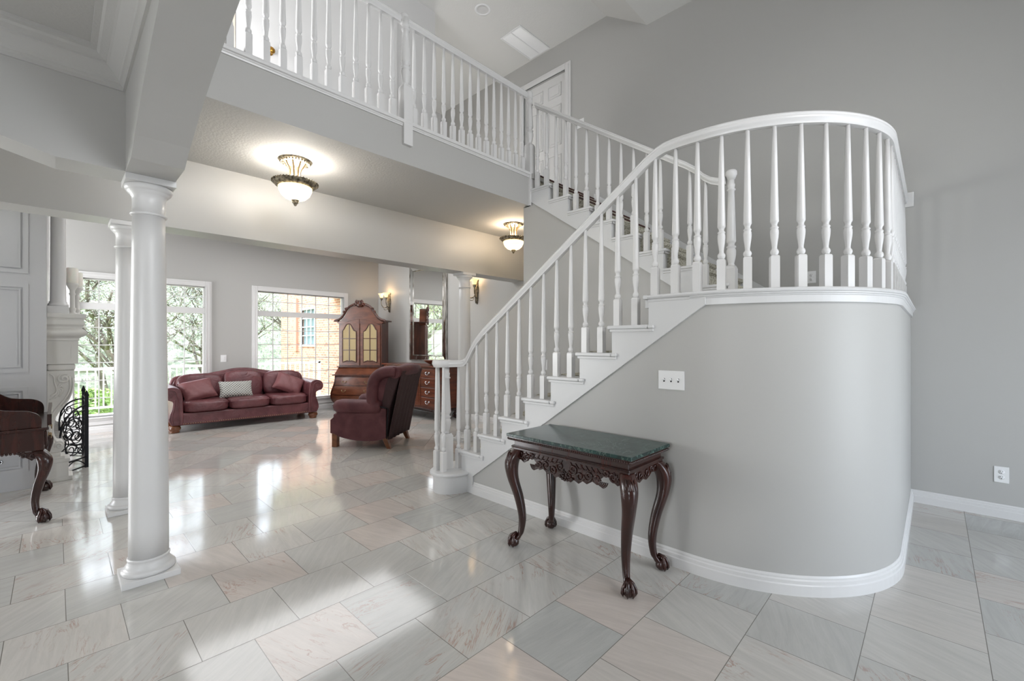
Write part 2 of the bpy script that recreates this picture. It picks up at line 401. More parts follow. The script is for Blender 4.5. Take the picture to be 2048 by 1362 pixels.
def brick_mat():
    m = mat('orange_brick', (.5,.3,.2), .85)
    n, l, b = nodes(m); geo = n.new('ShaderNodeNewGeometry'); sp = n.new('ShaderNodeSeparateXYZ'); cb = n.new('ShaderNodeCombineXYZ')
    ad = n.new('ShaderNodeMath'); ad.operation = 'ADD'
    l.new(geo.outputs['Position'], sp.inputs[0]); l.new(sp.outputs[0], ad.inputs[0]); l.new(sp.outputs[1], ad.inputs[1]); l.new(ad.outputs[0], cb.inputs[0]); l.new(sp.outputs[2], cb.inputs[1])
    t = n.new('ShaderNodeTexBrick'); t.inputs['Scale'].default_value = 1; t.inputs['Brick Width'].default_value = .21; t.inputs['Row Height'].default_value = .075; t.inputs['Mortar Size'].default_value = .006
    t.inputs['Color1'].default_value = (*srgb(196,146,124), 1); t.inputs['Color2'].default_value = (*srgb(164,112,94), 1); t.inputs['Mortar'].default_value = (*srgb(205,190,175), 1)
    l.new(cb.outputs[0], t.inputs['Vector']); l.new(t.outputs[0], b.inputs['Base Color']); return m
M_brick = brick_mat()

# ================================================================== THE SETTING
XR = 5.26; YB = 9.42
struct('floor', bx(-4, -2.6, -.08, XR+.14, YB+.14, 0), M_floor)
m = MB()   # right-hand wall with the upstairs door opening
m.box(XR, -2.6, 0, XR+.14, YB+.14, 3.40).box(XR, -2.6, 3.40, XR+.14, 3.95, 6.0).box(XR, 4.78, 3.40, XR+.14, YB+.14, 6.0).box(XR, 3.95, 5.46, XR+.14, 4.78, 6.0)
struct('wall_right', m, M_wall)
W = [(.185, 1.86), (2.705, 4.415)]; ZB, ZT = .245, 2.405
m = MB(); m.box(-4, YB, 0, W[0][0], YB+.14, 3.4).box(W[0][1], YB, 0, W[1][0], YB+.14, 3.4).box(W[1][1], YB, 0, XR, YB+.14, 3.4)
for a, b in W: m.box(a, YB, 0, b, YB+.14, ZB).box(a, YB, ZT, b, YB+.14, 3.4)
struct('wall_back', m, M_wall)
m = MB(); m.box(-4.14, -2.6, 0, -4, -.5, 3.4).box(-4.14, -.5, 0, -4, .9, .9).box(-4.14, -.5, 2.1, -4, .9, 3.4).box(-4.14, .9, 0, -4, 6.8, 3.4)
m.box(-4.14, 6.8, 0, -4, 9.2, .3).box(-4.14, 6.8, 2.9, -4, 9.2, 3.4).box(-4.14, 9.2, 0, -4, YB+.14, 3.4)
struct('wall_left', m, M_wall)
m = MB(); m.box(-4, -2.74, 0, 2.4, -2.6, 6).box(4.4, -2.74, 0, XR+.14, -2.6, 6).box(2.4, -2.74, 2.1, 4.8, -2.6, 6).box(2.4, -2.74, 0, 4.8, -2.6, .1)
struct('wall_front', m, M_wall)
# curved wall under the landing
CX0, CY0, RC = 3.62, 1.075, .92
path = [(2.75, 1.20, 0), (2.75, 1.075, 0)] + arc(CX0, CY0, RC-.05, 180, 270, 28, 0)[1:] + [(XR, .205, 0)]
m = MB().sweep(path, [(-.05, 0), (.05, 0), (.05, 1.64), (-.05, 1.64)], smooth=False)
# gentle shading on the curve
m.sm = [True]*(len(m.f)-2)+[False, False]
o = struct('wall_curved', m, M_wall)
e = o.modifiers.new('es', 'EDGE_SPLIT'); e.split_angle = R(30)
m = MB().prism([(3.20, 0), (1.20, 0), (1.20, 1.50), (3.20, .10)], 2.70, 2.80, 'x')
struct('wall_under_stairs', m, M_wall)
def zl(Y): return 3.075-.672*(3.45-Y)
m = MB().prism([(1.25, 0), (3.56, 0), (3.56, 3.02), (3.40, zl(3.40)+.1), (1.25, zl(1.25)+.1)], 3.90, 4.0, 'x').box(4.0, 3.46, 0, XR, 3.56, 3.02)
struct('wall_stair_side', m, M_wall)
# ceilings, beams, loft
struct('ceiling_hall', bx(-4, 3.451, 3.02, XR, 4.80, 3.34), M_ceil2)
m = MB().box(.3, 3.45, 3.0201, 3.90, 3.47, 3.40).box(3.90, 3.40, 3.34, XR, 3.47, 3.40).box(.3, 3.47, 3.34, XR, 7.1, 3.40)
struct('floor_loft', m, M_wall)
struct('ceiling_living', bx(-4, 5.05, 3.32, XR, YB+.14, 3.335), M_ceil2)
struct('beam_living', bx(-4, 4.78, 2.405, XR, 5.06, 3.335), M_wall).name = 'wall_header_living'
m = MB().prism([(.276, 2.375), (.0, 2.375), (-.19, 2.425), (-.6, 2.53), (-1.2, 2.64), (-2.0, 2.68), (-4, 2.68), (-4, 3.35), (.276, 3.35)], 3.31, 3.55, 'y')
struct('wall_header_dining', m, M_wall)
arch = [(3.55, 2.375), (3.045, 2.375), (2.9, 2.45), (2.711, 2.53), (2.55, 2.59), (2.379, 2.645), (2.147, 2.71), (1.94, 2.76), (1.6, 2.81), (1.2, 2.84), (.8, 2.86), (-.5, 2.86), (-2.6, 2.86)]
m = MB().prism(arch+[(-2.6, 6.0), (3.55, 6.0)], .276, .505, 'x')
struct('wall_header_foyer', m, M_wall)
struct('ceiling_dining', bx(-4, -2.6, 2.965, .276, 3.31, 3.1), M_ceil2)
m = MB().prism([(7.14, 5.90), (3.257, 5.90), (2.66, 5.48), (-2.6, 5.48), (-2.6, 6.05), (7.14, 6.05)], .505, XR, 'x')
struct('ceiling_foyer', m, M_ceil)
struct('wall_loft', MB().box(.505, 4.90, 3.40, 3.58, 5.0, 5.9), M_lav)
struct('wall_loft_side', MB().box(3.48, 5.0, 3.40, 3.58, 7.0, 5.9), M_lav)
struct('wall_loft_back', MB().box(3.48, 7.0, 3.40, XR, 7.14, 5.9), M_lav)
struct('wall_loft_left', MB().box(.39, 3.551, 3.40, .505, 4.90, 5.9), M_lav)
# chimney breast with panels
m = MB().box(-1.35, 6.28, 0, -.06, 8.30, 3.32)
struct('wall_fireplace', m, M_panel)
def panel(x0, z0, x1, z1, y, w=.035):
    m = MB()
    sec = [(0, 0), (w, 0), (w, .006), (w*.6, .016), (.004, .016), (0, .01)]
    for (a, b, c, d) in ((x0, z0, x1, z0+w), (x0, z1-w, x1, z1), (x0, z0+w, x0+w, z1-w), (x1-w, z0+w, x1, z1-w)):
        m.box(a, y-.014, b, c, y, d)
    return m
pm = MB()
for z0, z1 in ((.17, .98), (1.12, 1.965), (2.065, 3.1)):
    for x0, x1 in ((-1.2, -.18),):
        q = panel(x0, z0, x1, z1, 6.28); pm.add(q.v, q.f); q = panel(x0+.05, z0+.05, x1-.05, z1-.05, 6.275, .012); pm.add(q.v, q.f)
struct('trim_1', pm, M_panel)
BASE = [(0, 0), (.02, 0), (.02, .058), (.015, .064), (.015, .082), (.009, .089), (.009, .098), (.003, .108), (0, .108)]
def base(name, path): return struct(name, MB().sweep([(*p, 0) for p in path], BASE), M_trim)
base('baseboard_right', [(XR, .155), (XR, -2.6)])
base('baseboard_living', [(XR, YB), (XR, 3.58)])
base('baseboard_back', [(-.06, YB), (XR, YB)])
base('baseboard_stairs', [(2.70, 3.09), (2.70, 1.075)]+arc(CX0, CY0, RC, 180, 270, 28)[1:]+[(XR, .155)])
base('baseboard_stair_side', [(3.90, 3.56), (3.90, 1.25)])
# crown moulding round the dining ceiling
CR = [(0, 0), (.012, 0), (.012, .018), (.022, .026), (.03, .03), (.034, .045), (.06, .07), (.075, .085), (.085, .09), (.085, .1), (.115, .112), (.125, .122), (.15, .125), (.15, .145), (0, .145)]
struct('trim_2', MB().sweep([(-4, 3.31, 2.82), (.276, 3.31, 2.82), (.276, -2.6, 2.82)], CR), M_ceil2)
# edge of the balcony floor
CR2 = [(0, 0), (.012, 0), (.014, .01), (.02, .016), (.02, .022), (.034, .026), (.036, .042), (.034, .055), (0, .055)]
m = MB().sweep([(.505, 3.45, 3.347), (3.87, 3.45, 3.347)], CR2).box(3.865, 3.425, 3.02, 3.885, 3.45, 3.40)
struct('trim_3', m, M_trim)

# ---- living-room windows
def window(nm, a, b):
    y = YB
    root = MB()
    cw = .098   # casing boards
    for k, (w_, d_) in enumerate(((cw, .018), (cw-.03, .026), (.022, .03))):
        root.box(a-w_, y-d_, ZB-.0, a, y, ZT+w_).box(b, y-d_, ZB, b+w_, y, ZT+w_).box(a, y-d_, ZT, b, y, ZT+w_)
    o = struct(nm, root, M_trim, bevel=.004)
    m = MB().box(a-.1, y-.045, ZB-.025, b+.1, y+.06, ZB).box(a-.09, y-.025, ZB-.06, b+.09, y, ZB-.025).box(a-.09, y-.018, ZB-.125, b+.09, y, ZB-.062)
    struct('window_sill', m, M_trim, bevel=.004, parent=o)
    fr = MB(); f = .018
    fr.box(a, y+.05, ZB, a+f, y+.12, ZT).box(b-f, y+.05, ZB, b, y+.12, ZT).box(a, y+.05, ZB, b, y+.12, ZB+f).box(a, y+.05, ZT-f, b, y+.12, ZT).box(a, y+.03, 1.925, b, y+.12, 2.03)
    struct('window_frame', fr, M_trim, bevel=.003, parent=o)
    g = MB(); n = 6; t = .007
    for i in range(1, n):
        x = a+f+(b-a-2*f)*i/n; g.box(x-t, y+.07, ZB+f, x+t, y+.09, 1.925).box(x-t, y+.07, 2.03, x+t, y+.09, ZT-f)
    for i in range(1, 6):
        z = ZB+.01+(1.925-ZB-.01)*i/6; g.box(a+f, y+.072, z-t, b-f, y+.088, z+t)
    z = (2.03+ZT)/2; g.box(a+f, y+.072, z-t, b-f, y+.088, z+t)
    struct('muntins', g, M_trim, parent=o)
    struct('window_pane', bx(a+f, y+.078, ZB+f, b-f, y+.082, 1.925), M_glassw, parent=o)
    struct('window_pane', bx(a+f, y+.078, 2.03, b-f, y+.082, ZT-f), M_glassw, parent=o)
    return o
window('window_1', *W[0]); window('window_2', *W[1])
# ---- upstairs doors
m = MB()
for w_, d_ in ((.095, .02), (.06, .028)):
    m.box(XR-d_, 3.95-w_, 3.40, XR, 3.95, 5.46+w_).box(XR-d_, 4.78, 3.40, XR, 4.78+w_, 5.46+w_).box(XR-d_, 3.95, 5.46, XR, 4.78, 5.46+w_)
struct('trim_4', m, M_trim, bevel=.004)
def six_panel(w, h, t):
    """door leaf lying in YZ, face towards -X, width along +Y"""
    m = MB().box(0, 0, 0, t, w, h)
    st = .11; mid = .10; pw = (w-2*st-mid)/2
    for (z0, z1) in ((.22, .86), (1.0, 1.62), (1.74, h-.12)):
        for k in (0, 1):
            y0 = st+k*(pw+mid)
            for (ya, za, yb, zb) in ((y0, z0, y0+pw, z0+.012), (y0, z1-.012, y0+pw, z1), (y0, z0, y0+.012, z1), (y0+pw-.012, z0, y0+pw, z1)):
                m.box(-.012, ya, za, 0, yb, zb)
            m.box(-.008, y0+.04, z0+.04, 0, y0+pw-.04, z1-.04)
    return m
d = six_panel(.83, 2.06, .035).build('door_1', M_trim, None, .003, loc=(XR+.03, 3.95, 3.40)); d['kind'] = 'structure'
k_ = MB().lathe([(.0, 0), (.028, 0), (.028, .006), (.01, .01), (.01, .035), (.026, .045), (.03, .06), (.02, .072), (0, .075)], n=16).build('door_knob', M_gold, d, loc=(0, .76, .95)); k_.rotation_euler = (0, -PI/2, 0)
d = MB().box(1.215, 4.885, 3.40, 2.10, 4.90, 5.45).box(2.106, 4.885, 3.40, 2.99, 4.90, 5.45).build('door_2', M_trim, None, .002); d['kind'] = 'structure'
k_ = MB().lathe([(.0, 0), (.03, 0), (.03, .006), (.011, .01), (.011, .035), (.03, .045), (.034, .06), (.02, .072), (0, .075)], n=16).build('door_knob', M_gold, d, loc=(1.515, 4.885, 4.36)); k_.rotation_euler = (PI/2, 0, 0)
struct('trim_5', MB().box(1.12, 4.88, 3.40, 1.21, 4.90, 5.54), mat('beige_casing', srgb(214,203,188), .5), bevel=.003)

# ================================================================== COLUMNS
def column(cx, cy, top, label):
    t = thing('column', label, 'column', (cx, cy, 0), group=None)
    MB().box(-.135, -.135, 0, .135, .135, .035).build('plinth', M_col, t, .002)
    h = top
    prof = [(.124, .035), (.13, .043), (.13, .058), (.122, .066), (.113, .07), (.113, .078), (.105, .088), (.1, .1), (.099, .112), (.103, .116), (.103, .122), (.097, .128)]
    sh = []
    z0, z1 = .128, h-.215
    for i in range(13):
        q = i/12; r = .0965-.018*q**1.5; sh.append((r, z0+(z1-z0)*q))
    MB().lathe(prof, n=48).build('base_moulding', M_col, t)
    MB().lathe(sh, n=48).build('shaft', M_col, t)
    cap = [(.0785, h-.215), (.087, h-.213), (.09, h-.207), (.087, h-.2), (.079, h-.197), (.079, h-.12), (.082, h-.105), (.09, h-.09), (.102, h-.078), (.102, h-.072), (.108, h-.07), (.114, h-.058), (.116, h-.045), (.112, h-.036)]
    MB().lathe(cap, n=48).build('capital', M_col, t)
    MB().box(-.117, -.117, h-.036, .117, .117, h).build('abacus', M_col, t, .002)
    return t
column(.393, 3.43, 2.375, 'tall white round column standing nearest, at the corner where the two arched headers meet')
column(.425, 4.90, 2.405, 'white round column standing just behind the nearest column, under the living room header')
column(4.10, 4.90, 2.405, 'white round column beyond the staircase newel, beside the wall sconce')

# ================================================================== STAIRCASE
RISE, GO = .19, .272
def yn(k): return 1.378+GO*(9-k)           # nosing of tread k of the lower flight
st = thing('staircase', 'white staircase with a curved landing, going up left to right and back again', 'staircase', (2.7, 3.2, 0))
def at0(mb):   # parts are modelled in world space, shifted under the empty
    mb.v = [(x-2.7, y-3.2, z) for x, y, z in mb.v]; return mb
for k in range(2, 9):
    z = RISE*k; y = yn(k)
    m = MB().box(2.665, y-GO-.03, z-.026, 3.90, y, z).box(2.665, y-GO-.075, z-.026, 2.684, y-GO-.03, z)
    at0(m).build('tread', M_tread, st, .009, 3)
    m = MB().box(2.672, y-GO-.068, z-.044, 2.685, y-.012, z-.026).box(2.672, y-.022, z-.044, 3.90, y-.012, z-.026)
    at0(m).build('cove_moulding', M_tread, st, .003)
    at0(MB().box(2.70, y-.03, z-RISE, 3.90, y-.045, z-.026)).build('riser', M_tread, st)
    at0(MB().box(2.86, y-GO-.03, z, 3.82, y+.004, z+.008)).build('carpet_runner', M_carpet, st, .003)
poly = [(3.25, 0), (3.25, .19*2-.027)]
for k in range(2, 9):
    poly += [(yn(k+1)-.03, RISE*k-.027), (yn(k+1)-.03, RISE*(k+1)-.027)]
poly += [(.985, 1.683), (.985, 1.632), (3.092, .16), (3.092, 0)]
at0(MB().prism(poly, 2.684, 2.72, 'x')).build('stringer', M_tread, st, .002)
# starting step with rounded end
pts = [(3.90, 3.56), (2.66, 3.56)] + arc(2.66, 3.36, .20, 90, 210, 14)[1:] + [(2.55, 3.17), (2.684, 3.16), (3.90, 3.16)]
def inset(pts, d): return [(x+ (d if x < 2.70 else 0)*(.9), y-(d if y > 3.5 else 0)+(d if (y < 3.2 and x < 2.7) else 0)) for x, y in pts]
sx = [(3.90, 3.555), (2.68, 3.555)] + [(2.68-.25*math.sin(R(a))*1.0, 3.35+.205*math.cos(R(a))) for a in range(8, 176, 8)] + [(2.66, 3.145), (3.90, 3.145)]
si = [(3.90, 3.525), (2.68, 3.525)] + [(2.68-.22*math.sin(R(a)), 3.35+.175*math.cos(R(a))) for a in range(8, 176, 8)] + [(2.68, 3.17), (3.90, 3.17)]
at0(MB().prism(sx, .165, .192, 'z')).build('starting_tread', M_tread, st, .008, 3)
at0(MB().prism(si, 0, .165, 'z', smooth=False)).build('starting_step', M_tread, st)
sm = [(x*.99+.0267, y) for x, y in si]
at0(MB().prism([(x-.01 if x < 2.69 else x, y) for x, y in si], .145, .165, 'z')).build('cove_moulding', M_tread, st, .002)
# landing floor, nosing and fascia following the curve
lp = [(2.70, 1.378), (2.70, 1.075)] + arc(CX0, CY0, RC, 180, 270, 28)[1:] + [(XR, .155), (XR, 1.378)]
at0(MB().prism(lp, 1.63, 1.709, 'z')).build('landing', M_tread, st)
at0(MB().prism([(2.9, 1.374)]+[(2.9, 1.1)]+arc(CX0, CY0, .72, 180, 270, 12)[1:]+[(5.24, .36), (5.24, 1.374)], 1.709, 1.716, 'z')).build('landing_carpet', M_carpet, st)
lpath = [(2.70, 1.378), (2.70, 1.075)] + arc(CX0, CY0, RC, 180, 270, 36)[1:] + [(XR, .155)]
NOSE = [(-.02, 0), (.022, 0), (.03, .005), (.034, .013), (.03, .021), (.022, .026), (-.02, .026)]
at0(MB().sweep([(x, y, 1.685) for x, y in lpath], NOSE)).build('landing_nosing', M_tread, st)
at0(MB().sweep([(x, y, 1.628) for x, y in lpath[1:]], [(0, 0), (.014, 0), (.014, .038), (.018, .042), (.02, .048), (.026, .052), (.027, .058), (0, .058)])).build('landing_fascia', M_tread, st)
at0(MB().box(2.68, 1.350, 1.667, 2.70, 1.075, 1.685).box(2.665, 1.378, 1.685, 3.90, 1.35, 1.711).box(2.70, 1.348, 1.52, 3.90, 1.333, 1.685)).build('riser', M_tread, st, .004)
# upper flight
R2 = .1875
def yu(k): return 1.230+GO*(k-1)
for k in range(1, 10):
    z = 1.71+R2*k; y = yu(k)
    if k < 9:
        m = MB().box(3.868, y, z-.026, XR-.02, y+GO+.03, z)
        at0(m).build('tread', M_tread, st, .009, 3)
        at0(MB().box(3.876, y+.012, z-.044, 3.89, y+GO+.03, z-.026).box(3.876, y+.012, z-.044, XR-.02, y+.022, z-.026)).build('cove_moulding', M_tread, st, .003)
    at0(MB().box(3.941, y+.03, z-R2, XR-.02, y+.045, z-.03)).build('riser', M_tread, st)
    at0(MB().prism([(y+.030, z-R2+.002), (y+.022, z-R2+.002), (y+.022, z-.05), (y-.006, z-.03), (y-.008, z-.008), (y-.002, z+.004), (y+.25, z+.004), (y+.25, z+.001), (y+.030, z+.001)], 3.968, 5.17, 'x')).build('carpet_runner', M_carpet, st, .002)
    if k >= 6:
        at0(MB().box(3.968, y-.011, z-.014, 5.17, y+.02, z+.006)).build('runner_border', M_redwood, st)
poly = [(yu(1)+.03, 1.71)]
for k in range(1, 9): poly += [(yu(k)+.03, 1.71+R2*k-.027), (yu(k+1)+.03, 1.71+R2*k-.027)]
poly += [(3.448, 3.36), (3.448, zl(3.448)), (1.43, zl(1.43))]
at0(MB().prism(poly, 3.884, 3.94, 'x')).build('stringer', M_tread, st, .002)
poly = [(.9, 1.71), (.9, 1.80), (1.08, 1.83), (3.45, 3.50), (3.45, 3.40), (3.45, 3.2), (1.2, 1.71)]
at0(MB().prism(poly, XR-.02, XR-.001, 'x')).build('wall_skirt', M_tread, st, .003)

# ---- turned balusters and newels
def turned(h, s=1.0, block=.19, urn=.185, b=.0225, seg=18):
    """square foot, turned vase, tapering round shaft of total height h"""
    m = MB().box(-b, -b, 0, b, b, block-.01)
    m.lathe([(b*1.41, block-.01), (b*1.2, block-.003), (b*.86, block)], n=4, smooth=False, closed=False)
    u = block; q = urn/.185
    st_ = len(m.v)
    P = [(.75, 0), (.8, .004), (.98, .012), (1.0, .02), (.9, .028), (.62, .036), (.6, .046), (.72, .07), (.92, .1), (1.0, .125), (.98, .142), (.86, .147), (.84, .15), (.97, .154), (.97, .159), (.72, .164), (.66, .172), (.78, .182), (1.0, .19), (1.02, .196)]
    prof = [(b*.98*r, u+z*q) for r, z in P]
    top = h; z0 = u+.196*q
    prof += [(b*1.0-(b*1.0-b*.5)*t, z0+(top-z0)*t) for t in (.01, .3, .65, 1)]
    m.lathe(prof, n=seg)
    return m
# the 4-sided chamfer above must align with the square foot
_cache = {}
def baluster(parent, x, y, z, h):
    key = round(h, 3)
    if key not in _cache:
        mb = turned(h); 
        # rotate the chamfer ring by 45 degrees
        for i in range(8, 20):
            X_, Y_, Z_ = mb.v[i]; a = PI/4; mb.v[i] = (X_*math.cos(a)-Y_*math.sin(a), X_*math.sin(a)+Y_*math.cos(a), Z_)
        o = mb.build('baluster', M_trim, parent); _cache[key] = o.data
    else:
        o = bpy.data.objects.new('baluster', _cache[key]); C.objects.link(o); o.parent = parent
    o.location = (x, y, z); return o
def newel(parent, x, y, z, h, b=.046, block=.36, drop=0, cap=False):
    m = MB().box(-b, -b, -drop, b, b, block-.02)
    k = len(m.v); m.lathe([(b*1.41, block-.02), (b*1.05, block+.005)], n=4, smooth=False, closed=False)
    for i in range(k, len(m.v)):
        X_, Y_, Z_ = m.v[i]; a = PI/4; m.v[i] = (X_*math.cos(a)-Y_*math.sin(a), X_*math.sin(a)+Y_*math.cos(a), Z_)
    P = [(.7, 0), (.74, .012), (.62, .02), (.66, .03), (.85, .06), (1.0, .1), (1.02, .125), (.95, .14), (.82, .146), (.82, .152), (1, .158), (1, .166), (.74, .172), (.7, .185), (.8, .195), (.98, .203), (1.0, .215)]
    prof = [(b*.93*r, block+z_) for r, z_ in P]
    z0 = block+.215; z1 = h-.12
    prof += [(b*.93*(1-.33*t), z0+(z1-z0)*t) for t in (.02, .5, 1)]
    prof += [(b*.82, z1+.004), (b*.85, z1+.012), (b*.64, z1+.02), (b*.7, z1+.04), (b*.74, z1+.052), (b*.6, z1+.062), (b*.6, h)]
    m.lathe(prof, n=28)
    if cap: m.lathe([(b*.6, h-.03), (b*.95, h), (b*1.1, h+.015), (b*1.1, h+.04), (b*.9, h+.052), (0, h+.056)], n=28)
    o = m.build('newel_post', M_trim, parent); o.location = (x, y, z); return o
HR = [(.0, -.068), (.018, -.066), (.02, -.05), (.03, -.042), (.033, -.03), (.027, -.02), (.03, -.012), (.024, -.003), (.012, 0), (0, .001)]
HR = HR + [(-a, b) for a, b in HR[::-1][1:-1]]
def vsub(p, o): return (p[0]-o[0], p[1]-o[1], p[2]-o[2])
# lower balustrade
LB = (2.62, 3.40, .19)
t1 = thing('stair_balustrade', 'white balustrade rising from the scrolled newel and curving round the landing to the wall', 'balustrade', LB, group=None)
RX = 2.745
def zr(Y): return 2.258+.69*(1.943-Y)
rp = [(2.585, 3.36, 1.236), (2.66, 3.325, 1.236), (2.71, 3.30, 1.236), (2.735, 3.27, 1.243), (RX, 3.235, 1.272), (RX, 3.19, 1.33), (RX, 3.14, 1.40), (RX, 3.08, 1.462), (RX, 3.0, zr(3.0))]
rp += [(RX, 3.0-.1*i, zr(3.0-.1*i)) for i in range(1, 17)]
rp += [(RX, 1.36, zr(1.36)-.004), (RX, 1.31, 2.682), (RX, 1.26, 2.697), (RX, 1.18, 2.703), (RX, 1.075, 2.703)]
rp += [(x, y, 2.703) for x, y in arc(CX0, CY0, CX0-RX, 180, 270, 40)[1:]] + [(XR-.02, .2, 2.703)]
m = MB().sweep([vsub(p, LB) for p in rp], HR, smooth=True)
hr = m.build('handrail', M_trim, t1); e = hr.modifiers.new('es', 'EDGE_SPLIT'); e.split_angle = R(50)
MB().lathe([(.0, -.07), (.085, -.07), (.09, -.055), (.097, -.045), (.1, -.03), (.095, -.02), (.097, -.012), (.09, -.002), (.08, 0), (0, .002)], n=40).build('volute', M_trim, t1, loc=vsub((2.588, 3.422, 1.238), LB))
newel(t1, 0, 0, 0, .985, block=.335)
for (bx_, by_) in ((2.525, 3.43), (2.715, 3.335), (2.60, 3.50), (2.53, 3.33)):
    baluster(t1, bx_-LB[0], by_-LB[1], 0, .98)
for k in range(2, 9):
    for dy in (.042, .18):
        y = yn(k)-dy
        if y > 3.2: continue
        baluster(t1, RX-LB[0], y-LB[1], RISE*k-LB[2], zr(y)-.05-RISE*k)
baluster(t1, RX-LB[0], 3.238-LB[1], .38-.19, 1.21-.38)
path = [(RX, 1.37), (RX, 1.075)] + arc(CX0, CY0, CX0-RX, 180, 270, 60)[1:] + [(XR, .2)]
d_ = .04; tot = 0
for i in range(len(path)-1):
    a, b = path[i], path[i+1]; L = math.hypot(b[0]-a[0], b[1]-a[1])
    while tot+L >= d_:
        q = (d_-tot)/L; x = a[0]+(b[0]-a[0])*q; y = a[1]+(b[1]-a[1])*q
        if x < XR-.06:
            o = baluster(t1, x-LB[0], y-LB[1], 1.711-LB[2], 2.64-1.711); o.rotation_euler = (0, 0, math.atan2(b[1]-a[1], b[0]-a[0]))
        d_ += .1372
    tot += L
MB().box(-.02, -.055, -.075, 0, .055, .055).build('wall_rosette', M_trim, t1, .006, loc=vsub((XR, .19, 2.68), LB))
# upper flight balustrade
UB = (3.92, 1.228, 1.71)
t2 = thing('stair_balustrade', 'white balustrade of the upper flight, climbing left from the landing to the balcony', 'balustrade', UB)
newel(t2, 0, 0, 0, 1.08, b=.04, block=.33, cap=True)
def zu(Y): return 2.939+.678*(Y-1.485)
rp = [(3.92, 1.27, 2.80), (3.92, 1.33, 2.805), (3.92, 1.39, 2.83), (3.92, 1.45, 2.875), (3.92, 1.52, zu(1.52)-.01)]+[(3.92, 1.6+.1*i, zu(1.6+.1*i)) for i in range(18)]+[(3.92, 3.38, zu(3.38))]
rp = [(a, b, c+.0) for a, b, c in rp]
MB().sweep([vsub(p, UB) for p in rp], HR, smooth=True).build('handrail', M_trim, t2).modifiers.new('es', 'EDGE_SPLIT').split_angle = R(50)
for i in range(15):
    y = 1.437+.1372*i; k = int((y-1.230)/GO)+1; zb = 1.71+R2*k
    baluster(t2, 0, y-UB[1], zb-UB[2], round(zu(y)-.05-zb, 3))
# balcony balustrade
BB = (3.92, 3.50, 3.40)
t3 = thing('balcony_balustrade', 'long white balustrade along the upstairs balcony, its middle newel hanging below the floor edge', 'balustrade', BB)
MB().sweep([vsub(p, BB) for p in [(.52, 3.50, 4.375), (3.92, 3.50, 4.375)]], HR, smooth=True).build('handrail', M_trim, t3).modifiers.new('es', 'EDGE_SPLIT').split_angle = R(50)
newel(t3, 0, -.02, 0, .95, block=.36, drop=.38)
newel(t3, 2.205-BB[0], 3.462-BB[1], 0, .95, block=.33, drop=.215)
for nx in (3.92, 2.205): MB().lathe([(.0, -.075), (.036, -.07), (.042, -.03), (.04, 0), (.03, .014), (0, .018)], n=24).build('newel_cap', M_trim, t3, loc=vsub((nx, 3.485, 4.378), BB))
for i in range(28):
    x = 2.205-.1135*(i-12 if i < 13 else i-12)
xs = [2.205-.1145*i for i in range(1, 16)] + [2.205+.1145*i for i in range(1, 15)]
for x in xs:
    if x > .54: baluster(t3, x-BB[0], 0, 0, .915)

# ================================================================== FURNITURE
def spiral(cx, cy, r0, r1, turns, a0=0, n=22, sgn=1):
    return [(cx+(r0+(r1-r0)*i/n)*math.cos(R(a0)+sgn*2*PI*turns*i/n), cy+(r0+(r1-r0)*i/n)*math.sin(R(a0)+sgn*2*PI*turns*i/n)) for i in range(n+1)]
def loft(m, rings, closed=True, smooth=True):
    n = len(rings[0]); vs = [p for r in rings for p in r]; fs = []
    for i in range(len(rings)-1):
        for k in range(n):
            k2 = (k+1) % n; fs.append((i*n+k, i*n+k2, (i+1)*n+k2, (i+1)*n+k))
    m.add(vs, fs, smooth)
    if closed:
        b = len(m.v)-len(vs); m.f.append(tuple(b+k for k in range(n-1, -1, -1))); m.sm.append(False)
        m.f.append(tuple(b+len(vs)-n+k for k in range(n))); m.sm.append(False)
    return m
def smoothc(pts, n=6):
    """Catmull-Rom through points of any dimension"""
    out = []; P = [pts[0]]+list(pts)+[pts[-1]]
    for i in range(1, len(P)-2):
        for j in range(n):
            t = j/n; out.append(tuple(.5*((2*b)+(-a+c)*t+(2*a-5*b+4*c-d)*t*t+(-a+3*b-3*c+d)*t**3) for a, b, c, d in zip(P[i-1], P[i], P[i+1], P[i+2])))
    out.append(tuple(pts[-1])); return out
